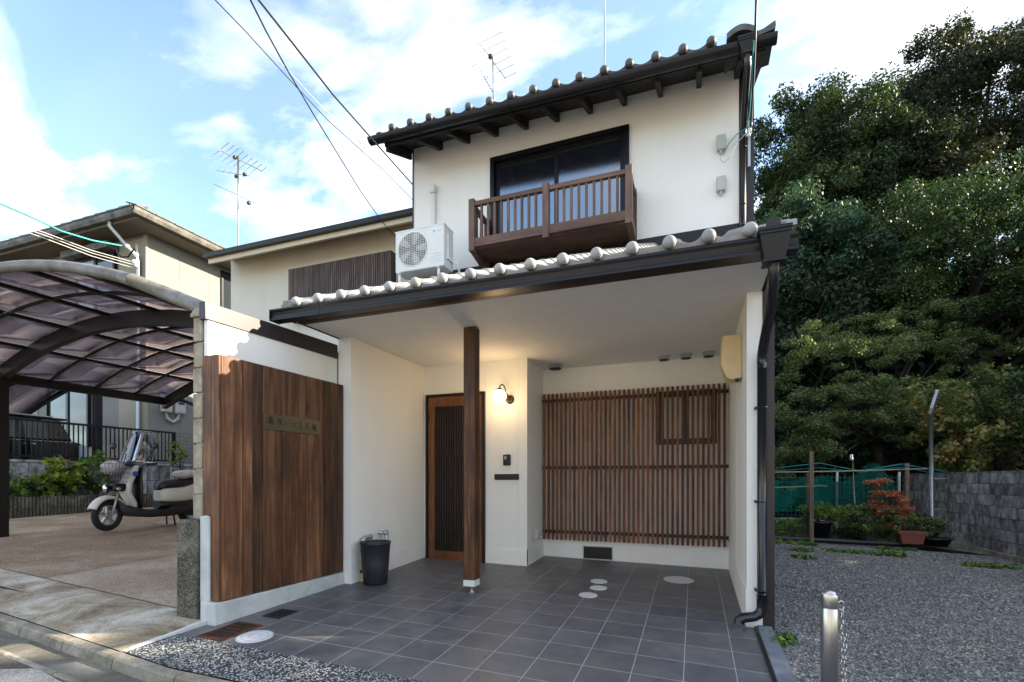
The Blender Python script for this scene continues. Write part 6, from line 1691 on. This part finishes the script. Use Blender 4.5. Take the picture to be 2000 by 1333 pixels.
# lamp post
lp_ = thing('garden_lamp', 'steel pole lamp with a tilted flat head clamped to the block wall', 'lamp post', (4.9, 13.0, -0.3))
a = atY(1822,1050,13.0); b = atY(1817,803,13.0)
MB().tube([a, b], 0.040, 12).build('lamp_pole', M['zinc'], lp_)
h0, h1 = atY(1817,808,13.0), atY(1832,763,13.0)
m = MB(); d = (h1-h0).normalized(); s_ = Vector((0.5,0.86,0)); s_ = (s_-d*s_.dot(d)).normalized(); nn = d.cross(s_)
m.loft([[h0+d*t+s_*(0.085*w)*a_+nn*0.03*b_ for a_, b_ in ((-1,-1),(1,-1),(1,1),(-1,1))] for t, w in ((-0.03,0.6),(0.1,1.0),((h1-h0).length*0.95,1.0),((h1-h0).length,0.8))], smooth=False)
m.build('lamp_head', M['zinc'], lp_, bevel=0.01)
for py in (935, 995):
    q = atY(1819,py,13.0); MB().box(q.x-0.045,5.06,12.975,13.03,q.z-0.014,q.z+0.014).build('wall_clamp', M['zinc'], lp_)
# potted plants
def pot(label, px, py, Y, w, h, mat, square=False):
    b = atY(px, py, Y); t = thing('plant_pot', label, 'pot', tuple(b))
    if square:
        MB().loft([[(b.x-w*k_,b.y-w*0.5*k_,b.z+z),(b.x+w*k_,b.y-w*0.5*k_,b.z+z),(b.x+w*k_,b.y+w*0.5*k_,b.z+z),(b.x-w*k_,b.y+w*0.5*k_,b.z+z)] for z, k_ in ((0.0,0.72),(h-0.05,0.92),(h-0.049,1.02),(h,1.02))], smooth=False).build('pot_body', mat, t)
    else: MB().lathe([(w*0.75,0.0),(w*0.98,h-0.03),(w*1.05,h-0.03),(w*1.05,h),(w*0.9,h)], tuple(b), 22).build('pot_body', mat, t)
    return b, t
b, t = pot('rectangular terracotta coloured planter at the end of the gravel', 1779, 1062, 11.35, 0.22, 0.24, M['terracotta'], True)
c = b+Vector((0.0,0.05,0.42)); bush('potted_plant', 'small green and russet plant growing in the terracotta planter', 'plant', c, (0.28,0.2,0.22), 26, 0.08, 24, 0.045, 401, M['leaf_m'], zb=b.z+0.2)
b, t = pot('round black nursery pot behind the tall wooden stake', 1603, 1050, 11.5, 0.19, 0.32, M['black'])
c = b+Vector((0.05,0.1,0.52)); bush('potted_plant', 'leafy fern growing from the round black pot', 'plant', c, (0.42,0.3,0.18), 26, 0.10, 26, 0.07, 402, M['leaf_g'], zb=b.z+0.3, aspect=0.3)
b, t = pot('low dark pot at the foot of the garden lamp', 1827, 1066, 11.45, 0.24, 0.15, M['black'])
c = b+Vector((0.0,0.05,0.33)); bush('potted_plant', 'low green plant in the dark pot below the lamp post', 'plant', c, (0.32,0.25,0.20), 30, 0.08, 20, 0.05, 403, M['leaf_m'], zb=b.z+0.12)
# red maple
c = atY(1738,985,11.9); rm = thing('red_maple', 'small maple with orange-red leaves in front of the green net', 'tree', (c.x+0.1, 11.9, -0.22))
P = []; Rr = []
rr = random.Random(9)
for (px, py, w) in ((1712,945,26),(1728,968,34),(1705,985,36),(1740,990,40),(1755,1015,34),(1768,1000,24),(1735,1020,24),(1718,1000,28),(1775,1018,18),(1748,970,24)):
    for k in range(9):
        q = atY(px+rr.uniform(-w,w)*0.75, py+rr.uniform(-7,7), 11.9+rr.uniform(-0.25,0.25)); P.append(tuple(q)); Rr.append((0.13,0.13,0.05))
leaves('crown', P, Rr, 75, 0.042, 71, M['leaf_red'], rm, shell=0.2, aspect=0.7, droop=0.1, updir=1.1, tvar=0.35)
m = MB(); b = Vector((c.x+0.12,11.9,-0.22)); m.tube([b, b+Vector((0.02,0,0.35)), b+Vector((-0.08,0,0.7)), b+Vector((-0.2,0,1.05))], [0.022,0.02,0.014,0.005], 6)
for k in range(7): q = Vector(P[rr.randrange(len(P))]); m.tube([b+Vector((0.0,0,0.4+0.05*k)), q], [0.009,0.003], 5)
m.build('trunk', M['bark'], rm)
# grasses and bed plants
def tuft(name, label, c, n, L, seed, mat, spread=0.5, w=0.012):
    r = np.random.default_rng(seed); V = []
    a = r.uniform(0, 2*np.pi, n); sp = r.uniform(0.15, spread, n); ln = L*r.uniform(0.6, 1.1, n)
    v = np.zeros((n, 8, 3))
    for j, t in enumerate((0, 0.4, 0.75, 1.0)):
        rad_ = sp*ln*t*(0.5+0.9*t); z = ln*(t*0.95 - 0.55*t*t*t)
        cx = c[0]+r.normal(0, 0.0, n)+np.cos(a)*(0.05+rad_); cy = c[1]+np.sin(a)*(0.05+rad_); ww = w*(1-t*0.85)
        v[:, j*2] = np.stack([cx-np.sin(a)*ww, cy+np.cos(a)*ww, c[2]+z], 1); v[:, j*2+1] = np.stack([cx+np.sin(a)*ww, cy-np.cos(a)*ww, c[2]+z], 1)
    t_ = thing(name, label, 'plant', tuple(c))
    tinted('blades', v.reshape(-1,3), [(0,1,3,2),(2,3,5,4),(4,5,7,6)], 8, r.random(n), mat, t_)
    return t_
b = atY(1685,1050,11.75); tuft('grass_tuft', 'arching yellow-green grass clump in the middle of the bed', b, 260, 0.62, 81, M['leaf_g'], 0.9)
b = atY(1725,1052,11.9); tuft('grass_tuft', 'smaller grass clump right of the arching one', b, 130, 0.42, 82, M['leaf_g'], 0.8)
for k, (px, py, rx, rz_, mat, lb, sd) in enumerate(((1545,1032,0.48,0.26,'leaf_g','leafy green plants at the left end of the garden bed beside the house',501),(1620,1002,0.42,0.16,'leaf_hyd','fern-like yellow-green fronds above the black pot',502),(1690,1005,0.42,0.20,'leaf_m','airy shrub with small leaves in front of the capped cane',503),(1660,1040,0.35,0.14,'leaf_dark','dark low plants between the stake and the grass clump',504),(1800,1030,0.36,0.24,'leaf_dark','dark shrub between the red maple and the lamp post',505))):
    c = atY(px, py, 11.8); bush('bed_plant', lb, 'plant', c, (rx,0.3,rz_), 40, 0.09, 26, 0.06, sd, M[mat], zb=-0.2)
# weeds on the gravel
for k, (px, py, rx, ry, n, lb) in enumerate(((1540,1062,0.42,0.22,60,'broad-leaved weed patch against the house edge of the gravel'),(1620,1060,0.35,0.10,34,'narrow weed patch along the black edging'),(1568,1078,0.15,0.12,24,'small round weed clump on the gravel, nearest the house wall'),(1572,1092,0.15,0.10,20,'small weed clump just in front of the round one'),(1683,1082,0.55,0.16,66,'longest weed patch in the middle of the gravel'),(1740,1060,0.35,0.10,30,'weed patch left of the terracotta planter'),(1727,1074,0.10,0.07,12,'tiny weed left of the terracotta planter'),(1768,1076,0.16,0.06,14,'little weed in front of the terracotta planter'),(1912,1108,0.22,0.12,22,'dry weed clump near the block wall'),(1524,1258,0.10,0.13,14,'bright green weed at the foot of the dark cladding'),(1990,1112,0.2,0.1,14,'weed clump at the right picture edge'))):
    v = (py-937)/960; D = 6.0
    for it in range(20):
        q = at(px, py, D); D = (CAM_H-lz(q.x, q.y))/v
    q = at(px, py, D); s_ = 0.07 if D > 5 else 0.055
    w = thing('weed', lb, 'weed', tuple(q)); r = np.random.default_rng(600+k)
    P = np.stack([q.x+rx*r.uniform(-1,1,n), q.y+ry*r.uniform(-1,1,n), np.full(n, q.z+0.03)], 1)
    leaves('foliage', P, np.tile([0.05,0.05,0.03], (n,1)), 14, s_*1.0, 620+k, M['leaf_g'], w, shell=0.1, aspect=0.5, droop=-0.1, updir=0.9, tvar=0.35)

# bollard with its chain
bo = thing('bollard', 'brushed stainless steel bollard with a hanging chain at the corner of the lot', 'bollard', (0.575, 2.80, -0.16))
bp = at(1620, 1180, 2.44)
MB().lathe([(0.0382,-0.65),(0.0382,-0.075),(0.0372,-0.073),(0.0372,-0.068),(0.0382,-0.066),(0.0382,-0.010),(0.036,0.000),(0.022,0.012),(0.004,0.015)], (bp.x, bp.y, 0.485), 32).build('tube', M['steel'], bo)
rd = Vector((CY, SY, 0))
m = MB(); e = Vector((bp.x, bp.y, 0.425))+rd*0.058; m.tube([e+rd*0.016*math.cos(2*math.pi*k/14)+Vector((0,0,0.022*math.sin(2*math.pi*k/14))) for k in range(14)], 0.0028, 6, closed=True); m.build('ring', M['chrome'], bo)
ch = thing('chain', 'thin steel chain hanging in two strands from the bollard ring', 'chain', tuple(e), local=False)
lk = 0
for strand, off in ((0, 0.0), (1, 0.016)):
    for k in range(15 if strand == 0 else 11):
        zc = e.z-0.034-0.029*k - (0.12 if strand else 0); cc = Vector((e.x, e.y, zc))+rd*(0.006+off+0.002*math.sin(k*1.3))
        side = rd if (k % 2) else Vector((-SY, CY, 0))
        m = MB(); m.tube([cc+side*0.0075*math.cos(2*math.pi*j/10)+Vector((0,0,0.019*math.sin(2*math.pi*j/10))) for j in range(10)], 0.0018, 5, closed=True); m.build('chain_link', M['chrome'], ch)

# =================================================================== AERIALS, CABLES
def yagi(parent, c, boom, el, n, L0, L1, r_=0.006, name='boom'):
    c = Vector(c); boom = Vector(boom); el = Vector(el).normalized()
    m = MB(); m.tube([c-boom*0.5, c+boom*0.5], r_*1.6, 6); m.build(name, M['silver_ant'], parent)
    for k in range(n):
        t = k/(n-1); q = c + boom*(t-0.5); L = L0+(L1-L0)*t
        m = MB(); m.tube([q-el*L/2, q+el*L/2], r_, 5); m.build('element', M['silver_ant'], parent)
a1 = thing('tv_aerial', 'television aerial with slanting rods behind the upper roof ridge', 'aerial', tuple(at(965, 200, 8.2)))
MB().tube([at(965,215,8.2), at(962,112,8.2)], 0.016, 8).build('mast', M['silver_ant'], a1)
yagi(a1, at(962,119,8.2), at(986,152,8.2)-at(937,84,8.2), at(985,62,8.2)-at(895,108,8.2), 6, 0.86, 0.42)
m = MB(); m.tube([at(945,150,8.2), at(965,185,8.2)], 0.006, 5); m.build('lower_boom', M['cable'], a1)
for k in range(6):
    p_ = at(945+3.4*k, 150+6*k, 8.2); MB().tube([p_-Vector((0.08,0.03,0.0)), p_+Vector((0.08,0.03,0.0))], 0.003, 4).build('element', M['silver_ant'], a1)
m = MB(); m.cbox(-0.03,0.03,-0.03,0.03,-0.03,0.03,0.005); place('junction', m.mesh('junction', M['black']), a1, loc=at(958,111,8.2))
a2 = thing('tv_aerial', 'tall television aerial with three booms on the rear house roof', 'aerial', tuple(at(465, 480, 10.4)))
D2 = 10.4
MB().tube([at(465,492,D2), at(465,305,D2)], 0.018, 8).build('mast', M['silver_ant'], a2)
yagi(a2, at(470,314,D2), at(510,334,D2)-at(428,293,D2), at(448,277,D2)-at(411,307,D2), 9, 0.55, 0.26)
yagi(a2, at(456,339,D2), at(488,344,D2)-at(425,333,D2), Vector((0.2,0.1,1)), 6, 0.05, 0.14, 0.004)
yagi(a2, at(459,379,D2), at(500,399,D2)-at(419,361,D2), Vector((0.2,0.1,1)), 8, 0.04, 0.12, 0.004)
for p_ in ((459,308),(486,397),(478,341),(462,345)):
    m = MB(); m.cbox(-0.035,0.035,-0.03,0.03,-0.03,0.03,0.006); place('junction', m.mesh('junction', M['black']), a2, loc=at(p_[0],p_[1],D2))
pole_('roof_mast', 'thin vertical rod standing up above the middle of the upper roof', 'mast', [at(1181,140,6.2), at(1181,0,6.2), at(1181,-60,6.2)], 0.009, M['silver_ant'])
POLE = Vector((-4.5,-5.6,7.2))
def wire(name, label, pts, r_, mat, sag=0.0, rev=False):
    P = [at(*p_) for p_ in pts]; Q = []
    if name == 'power_cable': P = (P + [POLE]) if pts[-1][1] < 0 else ([POLE] + P)
    for i in range(len(P)-1):
        for k in range(8): Q.append(P[i].lerp(P[i+1], k/8))
    Q.append(P[-1]); return tag(MB().tube(Q, r_, 6).build(name, mat), label, 'cable')
wire('power_cable', 'thick black cable from the top of the picture to the left eave of the house', [(455,-60,3.1),(505,0,3.3),(560,70,3.6),(650,185,4.4),(740,287,5.6),(805,360,6.3)], 0.008, M['cable'])
wire('power_cable', 'black cable curving down to the gutter of the rear house', [(470,-40,3.2),(489,0,3.4),(520,62,3.8),(560,135,4.4),(610,220,5.2),(665,310,6.2),(705,375,7.0),(745,432,8.2),(772,462,8.6)], 0.007, M['cable'])
wire('power_cable', 'twisted thin cable ending at the upper left corner of the white wall', [(380,-45,3.4),(420,0,3.6),(480,62,4.0),(560,150,4.6),(640,235,5.4),(740,325,6.2),(806,391,6.4)], 0.0045, M['cable'])
wire('power_cable', 'pale thin cable beside the twisted one', [(400,-30,3.6),(432,0,3.8),(520,92,4.4),(620,200,5.2),(720,296,6.0),(806,379,6.4)], 0.003, M['white_cable'])
wire('power_cable', 'black cable rising from the wall boxes past the right downpipe', [(1466,262,4.98),(1468,215,4.8),(1472,150,4.5),(1475,75,4.25),(1477,0,4.1),(1479,-60,3.9)], 0.010, M['cable'])
wire('service_cable', 'green cable sagging from the gutter corner to the wall bracket', [(1472,80,4.24),(1469,150,4.52),(1464,220,4.85),(1459,250,4.93),(1440,262,4.96),(1424,280,4.99),(1412,303,5.02)], 0.005, M['teal'])
wire('service_cable', 'thin grey loop of cable hanging from the upper junction box', [(1408,300,5.02),(1406,311,5.0),(1413,318,4.99),(1426,308,4.97),(1439,280,4.95),(1460,258,4.93)], 0.004, M['grey_plastic'])
MB_ = thing('cable_bracket', 'white insulators on a steel bracket at the right corner of the upper wall', 'bracket', tuple(at(1462,262,5.0)))
for (px, py) in ((1466,243),(1464,254),(1462,264)): MB().ball(at(px,py,4.94), 0.020, 12, 8).build('insulator', M['white_plastic'], MB_)
q = atY(1463,285,5.57); MB().box(q.x-0.012,q.x+0.012,5.555,5.59,q.z-0.22,q.z+0.25).build('bracket', M['zinc'], MB_)
wire('service_cable', 'teal cable running from the left picture edge to the neighbour\'s house', [(-60,372,10.2),(0,398,10.6),(60,424,11.0),(120,452,11.6),(180,470,12.2),(240,481,12.9)], 0.020, M['teal'])
for k, dy in enumerate((0, 5, 11)):
    wire('service_cable', ('upper pale cable of three under the teal cable', 'middle pale cable of three under the teal cable', 'lowest pale cable of three under the teal cable')[k], [(-60,400+dy,10.6),(0,425+dy,11.0),(90,456+dy,11.6),(180,490+dy,12.3),(262,513+dy,12.9)], 0.009, M['white_cable'])
ib = thing('cable_bracket', 'porcelain insulators and wire loop on the neighbour\'s wall corner', 'bracket', tuple(at(262,510,12.9)))
for (px, py) in ((249,482),(266,498),(262,512),(267,520)): MB().ball(at(px,py,12.9), 0.06, 10, 8).build('insulator', M['white_plastic'], ib)
m = MB(); m.tube([at(232,481,12.9), at(228,492,12.9), at(236,502,12.9), at(250,502,12.9), at(262,486,12.9)], 0.022, 6); m.build('wire_loop', M['cable'], ib)
m = MB(); m.tube([at(267,478,13.0), at(267,526,13.0)], 0.025, 6); m.build('bracket', M['zinc'], ib)

struct(MB().box(-22,16,-24,-6.2,-0.9,-0.42).build('bounce_forecourt', M['conc_ramp']))  # pale slab added behind the camera to bounce light towards the facade
up_ = thing('utility_pole', 'grey concrete utility pole across the street behind the viewer', 'utility pole', (-4.5,-5.7,-0.5))
MB().tube([(-4.5,-5.7,-0.8),(-4.5,-5.7,8.6)], [0.16,0.11], 16).build('pole', M['conc_kerb'], up_)
hb('cross_arm', 'zinc', [(-5.3,-3.7,-5.66,-5.58,7.15,7.23)], up_)
# =================================================================== OTHER SIDE OF THE STREET (behind the camera; lights and reflects)
for k, (x0, x1, h_) in enumerate(((-15,-6.5,6.2),(-5.8,2.2,6.6),(3.2,10.5,5.6))):
    t = thing('street_house', ('pale house across the street, leftmost', 'pale house across the street, opposite the porch', 'pale house across the street, rightmost')[k], 'house', ((x0+x1)/2, -17, -0.5), group='houses across the street')
    hb('wall', 'wall', [(x0,x1,-23,-15.4,-0.8,h_-1)], t)
    m = MB(); m.prism([(-14.8,h_-1),(-23.6,h_-1),(-19.2,h_+0.4)], 'x', x0-0.5, x1+0.5); m.build('roof', M['roof_grey'], t)
    for xx in (x0+1.4, (x0+x1)/2, x1-2.6):
        for z in (0.6, 2.9):
            w = hb('window', 'dark_metal', [(xx,xx+1.3,-15.41,-15.36,z,z+1.2)], t); hb('pane', 'win_nb', [(xx+0.06,xx+1.24,-15.365,-15.35,z+0.06,z+1.14)], w)

# fallen leaves on the lot, the porch edge and the drive
rl = np.random.default_rng(41); n = 90
lx = rl.uniform(0.7, 4.8, n); ly = rl.uniform(2.6, 10.5, n)
P = np.stack([lx, ly, -0.13-0.040*(lx-0.6)-0.002*(ly-3)+0.018], 1)
fl = leaves('fallen_leaves', P, np.tile([0.01,0.01,0.002], (n,1)), 1, 0.045, 42, M['leaf_y'], None, shell=0.1, updir=2.5, droop=0.0, tvar=0.5, aspect=0.6)
struct(fl, 'stuff', 'dry leaves scattered over the gravel')
